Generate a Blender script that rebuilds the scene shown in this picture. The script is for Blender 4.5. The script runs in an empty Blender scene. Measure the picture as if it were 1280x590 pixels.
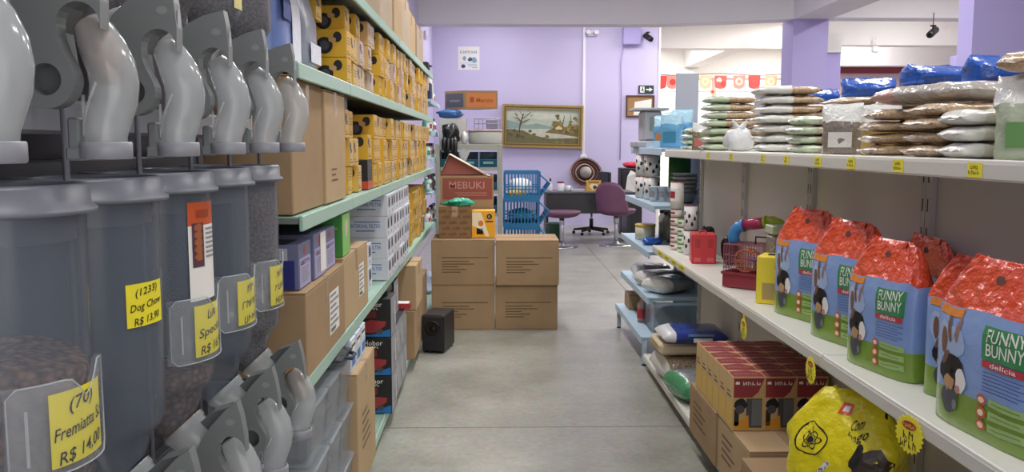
import bpy, bmesh, math, random
from mathutils import Vector, Matrix, noise
from mathutils.geometry import tessellate_polygon
PI = math.pi
sc = bpy.context.scene
C = bpy.data.collections.new('shop'); sc.collection.children.link(C)
R = random.Random(7)
# ------------------------------------------------------------------ camera
F = 1080.0
TH = math.atan(115 / F); PHI = math.atan(20 * math.cos(TH) / F)
CAM = Vector((0, 0, 1.5))
cd = bpy.data.cameras.new('camera'); cam = bpy.data.objects.new('camera', cd); C.objects.link(cam)
cd.sensor_fit = 'HORIZONTAL'; cd.sensor_width = 36; cd.lens = F / 1280 * 36; cd.clip_start = .02
cam.location = CAM; cam.rotation_euler = (PI / 2 - TH, 0, -PHI)
sc.camera = cam
RM = cam.rotation_euler.to_matrix()
def ray(px, py): return RM @ Vector(((px - 640) / F, -(py - 295) / F, -1))
def P(px, py, Y):
    d = ray(px, py); return CAM + d * (Y / d.y)
# ------------------------------------------------------------------ materials
def lin(h):
    h = h.lstrip('#'); o = []
    for i in (0, 2, 4):
        v = int(h[i:i + 2], 16) / 255
        o.append(v / 12.92 if v <= .04045 else ((v + .055) / 1.055) ** 2.4)
    return tuple(o) + (1,)
MATS = {}
def mat(name, hx, rough=.5, metal=0, alpha=1, coat=0, var=None, bump=None, vor=None, spec=None, emis=0, trans=0):
    """var=(scale, amount) value noise; bump=(scale, strength, distance); vor=(scale, darkening) cell pattern of kibble"""
    if name in MATS: return MATS[name]
    m = bpy.data.materials.new(name); m.use_nodes = True
    nt = m.node_tree; N = nt.nodes; L = nt.links
    b = N['Principled BSDF']; col = lin(hx)
    b.inputs['Base Color'].default_value = col; b.inputs['Roughness'].default_value = rough
    b.inputs['Metallic'].default_value = metal; b.inputs['Alpha'].default_value = alpha
    b.inputs['Coat Weight'].default_value = coat; b.inputs['Coat Roughness'].default_value = .12
    if spec is not None: b.inputs['Specular IOR Level'].default_value = spec
    if trans: b.inputs['Transmission Weight'].default_value = trans
    if emis:
        b.inputs['Emission Color'].default_value = col; b.inputs['Emission Strength'].default_value = emis
    tc = N.new('ShaderNodeTexCoord')
    hgt = None
    if var or vor:
        mx = N.new('ShaderNodeMix'); mx.data_type = 'RGBA'; mx.blend_type = 'MULTIPLY'
        mx.inputs[6].default_value = col; L.new(mx.outputs[2], b.inputs['Base Color'])
        rp = N.new('ShaderNodeValToRGB')
        if vor:
            t = N.new('ShaderNodeTexVoronoi'); t.inputs['Scale'].default_value = vor[0]
            L.new(t.outputs['Distance'], rp.inputs[0]); k = 1 - vor[1]
            rp.color_ramp.elements[0].color = (1, 1, 1, 1); rp.color_ramp.elements[1].color = (k, k, k, 1)
            rp.color_ramp.elements[0].position = .2; rp.color_ramp.elements[1].position = .75
            hgt = t.outputs['Distance']
        else:
            t = N.new('ShaderNodeTexNoise'); t.inputs['Scale'].default_value = var[0]; t.inputs['Detail'].default_value = 5
            L.new(t.outputs['Fac'], rp.inputs[0]); k = 1 - var[1]
            rp.color_ramp.elements[0].color = (k, k, k, 1); rp.color_ramp.elements[1].color = (1, 1, 1, 1)
            rp.color_ramp.elements[0].position = .3; rp.color_ramp.elements[1].position = .7
        L.new(tc.outputs['Object'], t.inputs['Vector'])
        mx.inputs[0].default_value = 1; L.new(rp.outputs[0], mx.inputs[7])
    if bump:
        t2 = N.new('ShaderNodeTexNoise'); t2.inputs['Scale'].default_value = bump[0]; t2.inputs['Detail'].default_value = 3
        L.new(tc.outputs['Object'], t2.inputs['Vector']); hgt = t2.outputs['Fac']
    if hgt is not None:
        bp = N.new('ShaderNodeBump'); bp.inputs['Strength'].default_value = bump[1] if bump else .6
        bp.inputs['Distance'].default_value = bump[2] if bump and len(bump) > 2 else .01
        if vor and not bump: bp.invert = True
        L.new(hgt, bp.inputs['Height']); L.new(bp.outputs[0], b.inputs['Normal'])
    MATS[name] = m; return m
# ------------------------------------------------------------------ mesh builder
TXT = {}
def text_geo(s):
    if s[0] == '~' and s not in TXT:                                   # writing too blurred to read in the photo: letter-like pen strokes
        q = random.Random(s); vs = []; fs = []; n = len(s) - 1
        def bar(x0, y0, x1, y1, w=.05):
            d = Vector((y0 - y1, x1 - x0)).normalized() * w; b = len(vs)
            vs.extend([(x0 - d.x, y0 - d.y), (x0 + d.x, y0 + d.y), (x1 + d.x, y1 + d.y), (x1 - d.x, y1 - d.y)]); fs.append((b, b + 1, b + 2, b + 3))
        for i in range(n):
            x = (i - n / 2) * .6
            if s[i + 1] == ' ': continue
            h = q.uniform(.25, .36); bar(x + .06, -.36, x + .06 + q.uniform(-.04, .04), h)
            if q.random() < .6: bar(x + .42, -.36, x + .42 + q.uniform(-.05, .05), q.uniform(0, h))
            bar(x + .06, q.choice((h, 0, -.34)), x + .42, q.choice((h, 0, -.34)))
        TXT[s] = (vs, fs)
    if s not in TXT:
        cu = bpy.data.curves.new('lettering', 'FONT'); cu.body = s; cu.align_x = 'CENTER'; cu.align_y = 'CENTER'; cu.resolution_u = 2; cu.offset = .008
        o = bpy.data.objects.new('lettering', cu); C.objects.link(o)
        bpy.context.view_layer.update()
        me = bpy.data.meshes.new_from_object(o.evaluated_get(bpy.context.evaluated_depsgraph_get()))
        TXT[s] = ([(v.co.x, v.co.y) for v in me.vertices], [tuple(p.vertices) for p in me.polygons])
        bpy.data.objects.remove(o); bpy.data.curves.remove(cu); bpy.data.meshes.remove(me)
    return TXT[s]
class MB:
    def __init__(s): s.v = []; s.f = []; s.m = []; s.sm = []; s.ms = []
    def mi(s, m):
        if m not in s.ms: s.ms.append(m)
        return s.ms.index(m)
    def add(s, vs, fs, m, smooth=False):
        b = len(s.v); s.v += [tuple(v) for v in vs]; k = s.mi(m)
        for f in fs: s.f.append(tuple(b + i for i in f)); s.m.append(k); s.sm.append(smooth)
        return s
    def box(s, x0, x1, y0, y1, z0, z1, m, bev=0):
        c = ((x0 + x1) / 2, (y0 + y1) / 2, (z0 + z1) / 2); h = ((x1 - x0) / 2, (y1 - y0) / 2, (z1 - z0) / 2)
        if bev <= 0:
            vs = [(c[0] + i * h[0], c[1] + j * h[1], c[2] + k * h[2]) for i in (-1, 1) for j in (-1, 1) for k in (-1, 1)]
            return s.add(vs, [(0, 1, 3, 2), (4, 6, 7, 5), (0, 4, 5, 1), (2, 3, 7, 6), (0, 2, 6, 4), (1, 5, 7, 3)], m)
        bev = min(bev, *[q * .45 for q in h]); vs = []; ix = {}
        for i in (-1, 1):
            for j in (-1, 1):
                for k in (-1, 1):
                    for a in range(3):
                        q = [h[n] - (0 if n == a else bev) for n in range(3)]
                        ix[i, j, k, a] = len(vs); vs.append((c[0] + i * q[0], c[1] + j * q[1], c[2] + k * q[2]))
        fs = []
        def key(a, e, p, q):
            t = [0, 0, 0]; o = [n for n in range(3) if n != a]; t[a] = e; t[o[0]] = p; t[o[1]] = q; return tuple(t)
        for a in range(3):
            for e in (-1, 1): fs.append(tuple(ix[key(a, e, p, q) + (a,)] for p, q in ((-1, -1), (1, -1), (1, 1), (-1, 1))))
            o = [n for n in range(3) if n != a]
            for p in (-1, 1):
                for q in (-1, 1):
                    k0, k1 = key(a, -1, p, q), key(a, 1, p, q)
                    fs.append((ix[k0 + (o[0],)], ix[k1 + (o[0],)], ix[k1 + (o[1],)], ix[k0 + (o[1],)]))
        for i in (-1, 1):
            for j in (-1, 1):
                for k in (-1, 1): fs.append(tuple(ix[i, j, k, a] for a in range(3)))
        return s.add(vs, fs, m)
    def loft(s, loops, m, cap0=True, cap1=True, smooth=True, closed=True):
        n = len(loops[0]); vs = [p for l in loops for p in l]; fs = []
        for a in range(len(loops) - 1):
            for i in range(n if closed else n - 1):
                j = (i + 1) % n; fs.append((a * n + i, a * n + j, (a + 1) * n + j, (a + 1) * n + i))
        s.add(vs, fs, m, smooth)
        if cap0: s.add(loops[0], [tuple(range(n))], m)
        if cap1: s.add(loops[-1], [tuple(range(n))], m)
        return s
    def tube(s, pts, r, m, seg=10, caps=True):
        pts = [Vector(p) for p in pts]; rs = r if isinstance(r, (list, tuple)) else [r] * len(pts); loops = []
        ts = [(pts[min(i + 1, len(pts) - 1)] - pts[max(i - 1, 0)]).normalized() for i in range(len(pts))]
        a = ts[0].orthogonal().normalized()
        for i, p in enumerate(pts):
            t = ts[i]; a = (a - t * a.dot(t)).normalized(); b = t.cross(a)
            loops.append([p + (a * math.cos(2 * PI * k / seg) + b * math.sin(2 * PI * k / seg)) * rs[i] for k in range(seg)])
        return s.loft(loops, m, caps, caps)
    def cyl(s, p0, p1, r, m, seg=14, r1=None): return s.tube([p0, p1], [r, r if r1 is None else r1], m, seg)
    def lathe(s, prof, m, c=(0, 0, 0), seg=20, cap0=True, cap1=True, M=None):
        loops = []
        for r, z in prof:
            l = [Vector((r * math.cos(2 * PI * k / seg), r * math.sin(2 * PI * k / seg), z)) for k in range(seg)]
            loops.append([(M @ p if M else p) + Vector(c) for p in l])
        return s.loft(loops, m, cap0, cap1)
    def prism(s, poly, ax, lo, hi, m, hole=None):
        """poly in the plane across axis ax (0: (y,z), 1: (x,z), 2: (x,y)) pushed from lo to hi"""
        def q(p, e):
            t = list(p); t.insert(ax, e); return tuple(t)
        loops = [poly] + ([hole] if hole else [])
        tri = tessellate_polygon([[Vector((p[0], p[1], 0)) for p in l] for l in loops])
        flat = [p for l in loops for p in l]
        for e in (lo, hi): s.add([q(p, e) for p in flat], [tuple(t) for t in tri], m)
        for l in loops:
            n = len(l); s.add([q(p, lo) for p in l] + [q(p, hi) for p in l], [(i, (i + 1) % n, n + (i + 1) % n, n + i) for i in range(n)], m)
        return s
    def text(s, t, h, m, fn, width=None, shear=0):
        """lettering h high, centred at (0,0), laid on a surface by fn(x, y)"""
        vs, fs = text_geo(t); k = h / .72
        if width:
            w = max(v[0] for v in vs) - min(v[0] for v in vs); kx = width / max(w, 1e-6)
        else: kx = k
        return s.add([fn(x * kx + shear * y * k, y * k) for x, y in vs], fs, m)
    def patch(s, x0, x1, y0, y1, m, fn, nx=1, ny=1):
        vs = [fn(x0 + (x1 - x0) * i / nx, y0 + (y1 - y0) * j / ny) for j in range(ny + 1) for i in range(nx + 1)]
        return s.add(vs, [(j * (nx + 1) + i, j * (nx + 1) + i + 1, (j + 1) * (nx + 1) + i + 1, (j + 1) * (nx + 1) + i) for j in range(ny) for i in range(nx)], m)
    def disc(s, cx, cy, rx, ry, m, fn, seg=18, rings=2, wob=0, rot=0):
        vs = [fn(cx, cy)]; fs = []
        for g in range(1, rings + 1):
            for k in range(seg):
                a = 2 * PI * k / seg; q = g / rings * (1 + wob * math.sin(a * 3 + cx * 90) + wob * .7 * math.sin(a * 5 + cy * 70))
                x, y = rx * q * math.cos(a), ry * q * math.sin(a)
                vs.append(fn(cx + x * math.cos(rot) - y * math.sin(rot), cy + x * math.sin(rot) + y * math.cos(rot)))
        for k in range(seg): fs.append((0, 1 + k, 1 + (k + 1) % seg))
        for g in range(rings - 1):
            for k in range(seg): fs.append((1 + g * seg + k, 1 + g * seg + (k + 1) % seg, 1 + (g + 1) * seg + (k + 1) % seg, 1 + (g + 1) * seg + k))
        return s.add(vs, fs, m)
    def poly(s, pts, m, fn):
        tri = tessellate_polygon([[Vector((p[0], p[1], 0)) for p in pts]])
        return s.add([fn(*p) for p in pts], [tuple(t) for t in tri], m)
    def xf(s, M, start=0):
        for i in range(start, len(s.v)): s.v[i] = tuple(M @ Vector(s.v[i]))
        return s
    def build(s, name, parent=None, loc=None, rot=0, fix=True):
        me = bpy.data.meshes.new(name); me.from_pydata(s.v, [], s.f)
        for m in s.ms: me.materials.append(m)
        me.polygons.foreach_set('material_index', s.m); me.polygons.foreach_set('use_smooth', s.sm)
        if fix:
            bm = bmesh.new(); bm.from_mesh(me)
            bmesh.ops.remove_doubles(bm, verts=bm.verts, dist=1e-6)
            bmesh.ops.recalc_face_normals(bm, faces=bm.faces); bm.to_mesh(me); bm.free()
        me.update()
        o = bpy.data.objects.new(name, me); C.objects.link(o)
        if parent: o.parent = parent
        if loc: o.location = loc
        if rot: o.rotation_euler = (0, 0, rot)
        return o
def front(y=0, ox=0, oz=0): return lambda a, b: (ox + a, y, oz + b)          # faces -y, reads left to right
def aisle_l(x, oy=0, oz=0): return lambda a, b: (x, oy + a, oz + b)          # faces +x
def aisle_r(x, oy=0, oz=0): return lambda a, b: (x, oy - a, oz + b)          # faces -x
def topf(z, ox=0, oy=0): return lambda a, b: (ox + a, oy + b, z)
def tag(o, label, cat, group=None, kind=None):
    o['label'] = label; o['category'] = cat
    if group: o['group'] = group
    if kind: o['kind'] = kind
    return o
def thing(name, label, cat, loc=(0, 0, 0), rot=0, group=None):
    o = bpy.data.objects.new(name, None); C.objects.link(o); o.empty_display_size = .05
    o.location = loc; o.rotation_euler = (0, 0, rot); return tag(o, label, cat, group)
def copy_tree(o, label=None, loc=None, rot=None, scale=None, parent=None):
    c = o.copy(); C.objects.link(c)
    if parent: c.parent = parent
    if label: c['label'] = label
    if loc: c.location = loc
    if rot is not None: c.rotation_euler = (0, 0, rot)
    if scale: c.scale = scale
    for ch in list(o.children): copy_tree(ch, parent=c)
    return c
def struct(o): o['kind'] = 'structure'; return o
ORD = ['', 'first', 'second', 'third', 'fourth', 'fifth', 'sixth', 'seventh', 'eighth', 'ninth', 'tenth', 'eleventh', 'twelfth', 'thirteenth', 'fourteenth', 'fifteenth', 'sixteenth',
       'seventeenth', 'eighteenth', 'nineteenth', 'twentieth', 'twenty-first', 'twenty-second', 'twenty-third', 'twenty-fourth', 'twenty-fifth', 'twenty-sixth', 'twenty-seventh', 'twenty-eighth', 'twenty-ninth', 'thirtieth']
LAY = ['bottom', 'second', 'third', 'fourth', 'fifth', 'sixth', 'seventh', 'eighth']
# shared materials
kraft = mat('kraft_cardboard', '#a88d6d', .8, var=(6, .12), spec=.2)
kraft2 = mat('pale_cardboard', '#bda27f', .8, var=(6, .1), spec=.2)
kraftd = mat('carton_edge', '#7d6247', .85)
ink = mat('brown_ink', '#6e573f', .8)
black = mat('black_ink', '#16161a', .6)
white = mat('white_paper', '#eceae6', .6)
tapem = mat('packing_tape', '#b99f7c', .25, alpha=.85)
steel = mat('brushed_steel', '#c3c5c8', .3, metal=1)
green_sh = mat('mint_shelf_enamel', '#a3c4b4', .4)
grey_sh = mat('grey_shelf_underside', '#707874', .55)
cream_sh = mat('cream_shelf_enamel', '#e6e5dd', .35)
blue_sh = mat('pale_blue_shelf_enamel', '#b3cbdd', .4)
panel_m = mat('grey_back_panel', '#cac6c0', .5, var=(2, .06))
yel = mat('yellow_box_print', '#dcab2c', .5, var=(9, .08))
yel_tag = mat('fluorescent_yellow_card', '#f0e234', .6)
blk = mat('black_plastic', '#1b1b1e', .45)
# ================================================================== the setting
lilac = mat('lilac_paint', '#cdc5e6', .7, var=(1.2, .04))
lilac_d = mat('lilac_column_paint', '#b0a6da', .65, var=(1.5, .05))
beamp = mat('beam_paint', '#dedbe1', .7, var=(1.5, .04))
whitep = mat('white_paint', '#eeebe6', .7, var=(1.0, .04))
redp = mat('dark_red_paint', '#7c2f3c', .6)
def floor_mat():
    m = mat('polished_concrete', '#a5a4a0', .3, spec=.45)
    nt = m.node_tree; N, L = nt.nodes, nt.links; b = N['Principled BSDF']; tc = N['Texture Coordinate']
    n1 = N.new('ShaderNodeTexNoise'); n1.inputs['Scale'].default_value = 1.6; n1.inputs['Detail'].default_value = 9; n1.inputs['Roughness'].default_value = .65
    n2 = N.new('ShaderNodeTexNoise'); n2.inputs['Scale'].default_value = 34; n2.inputs['Detail'].default_value = 4
    L.new(tc.outputs['Object'], n1.inputs['Vector']); L.new(tc.outputs['Object'], n2.inputs['Vector'])
    r1 = N.new('ShaderNodeValToRGB'); r1.color_ramp.elements[0].position = .3; r1.color_ramp.elements[1].position = .72
    r1.color_ramp.elements[0].color = lin('#86867e'); r1.color_ramp.elements[1].color = lin('#aaa9a0')
    L.new(n1.outputs['Fac'], r1.inputs[0])
    mx = N.new('ShaderNodeMix'); mx.data_type = 'RGBA'; mx.blend_type = 'OVERLAY'; mx.inputs[0].default_value = .4
    L.new(r1.outputs[0], mx.inputs[6]); L.new(n2.outputs['Color'], mx.inputs[7])
    sep = N.new('ShaderNodeSeparateXYZ'); L.new(tc.outputs['Object'], sep.inputs[0])
    last = mx.outputs[2]
    for ax, step, off in ((0, 2.39, 1.33), (1, 2.39, 2.07)):       # saw-cut joints
        a = N.new('ShaderNodeMath'); a.operation = 'ADD'; a.inputs[1].default_value = 100 * step - off; L.new(sep.outputs[ax], a.inputs[0])
        d = N.new('ShaderNodeMath'); d.operation = 'MODULO'; d.inputs[1].default_value = step; L.new(a.outputs[0], d.inputs[0])
        c = N.new('ShaderNodeMath'); c.operation = 'LESS_THAN'; c.inputs[1].default_value = .014; L.new(d.outputs[0], c.inputs[0])
        s = N.new('ShaderNodeMath'); s.operation = 'MULTIPLY'; s.inputs[1].default_value = .75; L.new(c.outputs[0], s.inputs[0])
        k = N.new('ShaderNodeMix'); k.data_type = 'RGBA'; L.new(s.outputs[0], k.inputs[0]); L.new(last, k.inputs[6]); k.inputs[7].default_value = lin('#5d5b58'); last = k.outputs[2]
    L.new(last, b.inputs['Base Color'])
    rr = N.new('ShaderNodeMapRange'); rr.inputs[3].default_value = .22; rr.inputs[4].default_value = .42; L.new(n1.outputs['Fac'], rr.inputs[0]); L.new(rr.outputs[0], b.inputs['Roughness'])
    return m
XL, XR, YB, YF, YM, ZC = -1.14, 9.0, 15.9, 21.5, -3.0, 4.1
struct(MB().box(XL - .2, XR + .2, YM, YF + .2, -.1, 0, floor_mat()).build('floor'))
struct(MB().box(XL - .2, XR + .2, YM, YF + .2, ZC, ZC + .1, whitep).build('ceiling'))
struct(MB().box(XL - .15, XL, YM, YF, 0, ZC, lilac).build('wall_left'))
struct(MB().box(XR, XR + .15, YM, YF, 0, ZC, mat('pinkish_white_paint', '#d9cccb', .7)).build('wall_right'))
XO = 2.955                                                          # the lilac back wall stops here; the next room opens beyond
struct(MB().box(XL, XO, YB, YB + .15, 0, ZC, lilac).build('wall_back'))
struct(MB().box(XO, XO + .04, YB - .01, YB + .16, 0, ZC, whitep).build('trim_1'))
# the far wall of the next room with its bright shop windows
fw = MB()
WZ0, WZ1 = 1.9, 3.12
fw.box(XL, 2.6, YF, YF + .15, 0, ZC, whitep).box(2.6, 8.2, YF, YF + .15, 0, WZ0, whitep).box(2.6, 8.2, YF, YF + .15, WZ1, ZC, whitep).box(8.2, XR, YF, YF + .15, 0, ZC, whitep)
struct(fw.build('wall_far', fix=False))
glass = mat('window_glass', '#f4f6f8', .05, alpha=.12)
for i in range(4):
    x0 = 2.6 + i * 1.4
    w = MB()
    for bx in ((x0, x0 + .05, WZ0, WZ1), (x0 + 1.35, x0 + 1.4, WZ0, WZ1), (x0 + .05, x0 + 1.35, WZ0, WZ0 + .05), (x0 + .05, x0 + 1.35, WZ1 - .05, WZ1), (x0 + .05, x0 + 1.35, 2.78, 2.81)):
        w.box(bx[0], bx[1], YF + .03, YF + .1, bx[2], bx[3], mat('window_frame_pinkish', '#c9a9a6', .5))
    wo = struct(w.build('window_%d' % (i + 1)))
    MB().box(x0 + .05, x0 + 1.35, YF + .06, YF + .068, WZ0 + .05, WZ1 - .05, glass).build('window_pane', wo)
# cross beam over the aisle end (slightly bent), and the long beam on the columns
zb = 3.262
bm_ = MB(); yb0, yb1 = 13.0, 12.42
xm = P(822, 33, 13).x; xe = 4.22
for a, b, ya, y2 in ((XL, xm, yb0, yb0), (xm, xe, yb0, yb1)):
    bm_.loft([[(a, ya, zb), (a, ya + .35, zb), (a, ya + .35, ZC), (a, ya, ZC)], [(b, y2, zb), (b, y2 + .35, zb), (b, y2 + .35, ZC), (b, y2, ZC)]], beamp, smooth=False)
struct(bm_.build('beam_1', fix=False))
struct(MB().box(4.22, 4.74, -2.5, 12.5, zb, ZC, beamp).build('beam_2'))
struct(MB().box(4.74, XR, 12.5, 12.85, zb + .03, ZC, beamp).build('beam_3'))
struct(MB().box(XL, XR, 17.2, 17.6, 3.37, ZC, whitep).build('beam_4'))
struct(MB().box(4.62, 5.0, 17.6, 21.5, 3.37, ZC, whitep).build('beam_5'))
# columns
struct(MB().box(4.22, 4.72, 12.42, 12.9, 0, zb, lilac_d).build('column_1'))
struct(MB().box(5.24, 5.5, 13.9, 14.3, 0, zb, lilac_d).box(5.24, 5.5, 13.88, 14.32, 2.95, zb, whitep).build('column_2'))
struct(MB().box(4.22, 5.2, 7.72, 7.97, 0, zb, lilac_d).build('column_3'))
# right part of the next room: white ledge wall with a dark red band below
struct(MB().box(5.5, 9.0, 15.0, 15.3, 3.19, ZC, whitep).build('beam_6'))
struct(MB().box(5.5, 9.0, 16.2, 16.49, 2.95, 3.7, mat('white_wall_shade', '#e2dfe0', .7)).build('wall_soffit'))
struct(MB().box(5.5, 9.0, 16.6, 16.8, 0, 2.84, mat('pink_grey_paint', '#cdb8bb', .7)).box(5.5, 9.0, 16.5, 16.8, 2.84, 2.98, redp).build('wall_right_back'))
struct(MB().box(7.62, 8.2, 14.2, 14.6, 0, 2.96, lilac_d).build('column_4'))
# unseen wall behind the viewer, with a wide doorway opened to let daylight in
struct(MB().box(XL, -.9, YM - .15, YM, 0, ZC, whitep).box(5.0, XR, YM - .15, YM, 0, ZC, whitep).box(-.9, 5.0, YM - .15, YM, 3.0, ZC, whitep).build('wall_front', fix=False))

# ================================================================== things on the back wall
pipe = mat('white_conduit_plastic', '#eceaf0', .4)
yw = YB - .002
t = thing('wall_conduit', 'thin white vertical conduit running down the lilac wall beside the landscape painting', 'conduit', P(729, 190, yw))
zc0 = 1.5 - 8 / F * yw
MB().box(-.025, .025, -.03, 0, -.05, 2.25, pipe, .004).build('conduit_channel', t)
m = MB().box(-.055, .055, -.045, 0, -.16, -.05, pipe, .008); m.box(-.03, .03, -.05, -.044, -.13, -.08, mat('socket_face', '#d0ced6', .5)); m.build('socket_box', t)
# painting of a river landscape in a gold frame (generic trees and water)
pc = P(678, 158, yw - .05); W2, H2 = .735, .385
t = thing('landscape_painting', 'wide landscape painting of bare tree and river in a gold frame', 'painting', pc)
t.rotation_euler = (0, math.radians(1.4), 0)
gold = mat('antique_gold_frame', '#a58a4c', .35, metal=.5, var=(30, .25))
fr = MB()
for lo, hi, d in ((0, .035, .05), (.035, .06, .035), (.06, .075, .045)):
    for x0, x1, z0, z1 in ((-W2 + lo, W2 - lo, H2 - hi, H2 - lo), (-W2 + lo, W2 - lo, -H2 + lo, -H2 + hi), (-W2 + lo, -W2 + hi, -H2 + hi, H2 - hi), (W2 - hi, W2 - lo, -H2 + hi, H2 - hi)):
        fr.box(x0, x1, -d, .04, z0, z1, gold if lo != .035 else mat('dark_gold', '#6d5730', .4, metal=.3))
fr.build('frame', t, fix=False)
cv = MB(); w, h = W2 - .07, H2 - .07
def paint(hx): return mat('oil_paint_' + hx[1:], hx, .55, var=(14, .16))
cv.box(-w, w, 0, .01, -h, h, paint('#b9c5ae')); fp = front(-.001)
cv.poly([(-w, .1), (-.3, .14), (.1, .1), (w, .12), (w, h), (-w, h)], paint('#c3cdb9'), front(-.001))
for q, (cx, cz, rx, rz) in enumerate(((.0, .24, .3, .05), (.3, .2, .25, .05), (-.45, .25, .2, .04), (.1, .16, .3, .03))): cv.disc(cx, cz, rx, rz, paint(('#d6d8c4', '#cfd3bd')[q % 2]), front(-.0013 - q * 1.5e-4), wob=.12)
cv.poly([(-w, -.02), (-w, .1), (-.5, .07), (-.3, .02), (-.1, .05), (.1, .01), (.2, 0), (.2, -.05), (-w, -.05)], paint('#8fa59b'), front(-.002))
cv.poly([(-w, -.06), (.3, -.04), (w, -.06), (w, -.2), (-w, -.2)], paint('#c7c6ae'), front(-.0025))
cv.poly([(-w, -.06), (-.35, -.08), (-.2, -.15), (.1, -.22), (w, -.2), (w, -h), (-w, -h)], paint('#6f6a45'), front(-.003))
cv.poly([(.2, -.02), (w, .02), (w, -.18), (.3, -.13), (.05, -.11)], paint('#7d6c40'), front(-.0032))
rp = random.Random(3)
def leafy(n, x0, x1, z0, z1, cols, r0, r1, y):
    for i in range(n):
        cx = rp.uniform(x0, x1); top = z0 + (z1 - z0) * (.55 + .45 * math.sin((cx - x0) / (x1 - x0) * 9)); r_ = rp.uniform(r0, r1)
        cv.disc(cx, rp.uniform(z0, top), r_, r_ * rp.uniform(.5, .9), paint(rp.choice(cols)), front(y - i * 2e-5), 9, 1, .15)
leafy(70, .2, w - .04, -.1, .2, ('#8a7238', '#a08544', '#6f6535', '#93803f', '#5f5a38', '#b39a58'), .015, .045, -.0034)
leafy(26, -w + .03, -.15, -.2, -.06, ('#5f5a38', '#6d6638', '#7b6d42', '#4d4a30'), .02, .045, -.0034)
leafy(18, -.05, w - .05, -.29, -.17, ('#7d6c40', '#6a6140', '#8a7a4c'), .015, .04, -.0034)
leafy(34, -.56, -.2, .06, .26, ('#8d8a5c', '#7a774f', '#a39a66'), .006, .014, -.0034)
for i, (pts, wd) in enumerate((([(-.42, -.12), (-.41, .0), (-.38, .12), (-.35, .22)], .012), ([(-.39, .08), (-.47, .17), (-.5, .24)], .007), ([(-.37, .13), (-.27, .2), (-.22, .25)], .007), ([(-.41, .03), (-.3, .1), (-.24, .12)], .006), ([(-.43, .12), (-.53, .15)], .005), ([(-.36, .18), (-.42, .26)], .005), ([(.36, .0), (.38, .1), (.4, .2)], .007), ([(.5, .0), (.52, .12), (.5, .22)], .006))):
    for a, b in zip(pts, pts[1:]):
        n = Vector((b[1] - a[1], a[0] - b[0])).normalized() * wd
        cv.poly([(a[0] - n.x, a[1] - n.y), (a[0] + n.x, a[1] + n.y), (b[0] + n.x * .7, b[1] + n.y * .7), (b[0] - n.x * .7, b[1] - n.y * .7)], paint('#4a3a26'), front(-.0056 - i * 1e-4))
cv.poly([(.24, -.02), (.3, .02), (.36, -.02), (.36, -.05), (.24, -.05)], paint('#d9cf9b'), front(-.0062))
cv.build('canvas', t, fix=False)
# poster
t = thing('wall_poster', 'small white paper poster taped high on the lilac wall', 'poster', P(586, 73, yw))
MB().box(-.195, .195, -.004, 0, -.21, .21, white).build('sheet', t)
m = MB(); pb = mat('pale_blue_print', '#7fa3bd', .6); f_ = front(-.0055)
m.text('~abcdef', .045, mat('grey_blue_print', '#5f7f92', .6), front(-.0055, 0, .12), .3)
m.patch(-.16, .16, .085, .09, pb, f_)
m.disc(.03, -.02, .05, .035, mat('dark_teal_print', '#3a5561', .6), f_, wob=.15); m.disc(.1, -.03, .045, .05, pb, front(-.006), wob=.1); m.disc(-.08, -.0, .03, .04, pb, front(-.0062), wob=.1)
m.disc(-.1, -.14, .04, .035, mat('deep_blue_print', '#2b4a86', .6), f_); m.patch(-.16, .16, -.085, -.08, pb, f_); m.patch(.06, .16, -.17, -.16, pb, f_)
for k in range(3): m.patch(-.02, .15, -.11 - k * .018, -.104 - k * .018, pb, f_)
m.build('print', t, fix=False)
# exit sign
t = thing('exit_sign', 'dark green exit sign with white running figure and arrow', 'sign', P(807.5, 112, yw))
MB().box(-.14, .14, -.012, 0, -.075, .075, mat('exit_sign_green', '#1d3a30', .5), .004).build('plate', t)
m = MB(); f_ = front(-.0135)
m.poly([(.0, .012), (.06, .012), (.06, .04), (.12, 0), (.06, -.04), (.06, -.012), (.0, -.012)], white, f_)
m.patch(-.11, -.03, -.055, .055, white, f_)
gi = mat('exit_sign_ink', '#1d3a30', .5); f2 = front(-.0142)
m.disc(-.06, .035, .011, .011, gi, f2); m.poly([(-.08, .02), (-.055, .022), (-.05, -.01), (-.04, -.045), (-.05, -.045), (-.064, -.012), (-.075, -.03), (-.095, -.03), (-.095, -.022), (-.08, -.018)], gi, f2)
m.build('pictogram', t, fix=False)
# cork board
t = thing('cork_board', 'small cork board in a dark wood frame under the exit sign', 'notice board', P(800, 133, yw))
w, h = .26, .2
fr = MB()
for x0, x1, z0, z1 in ((-w, w, h - .025, h), (-w, w, -h, -h + .025), (-w, -w + .025, -h + .025, h - .025), (w - .025, w, -h + .025, h - .025)): fr.box(x0, x1, -.025, 0, z0, z1, mat('dark_wood_frame', '#4d3228', .5))
fr.build('frame', t, fix=False)
MB().box(-w + .025, w - .025, -.012, 0, -h + .025, h - .025, mat('cork', '#a98157', .9, var=(60, .2))).build('cork_sheet', t)
MB().poly([(-.12, -.16), (.2, -.16), (.21, .13), (-.1, .08)], mat('pinned_paper', '#e3e6dc', .7), front(-.0135)).build('pinned_note', t)
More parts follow.
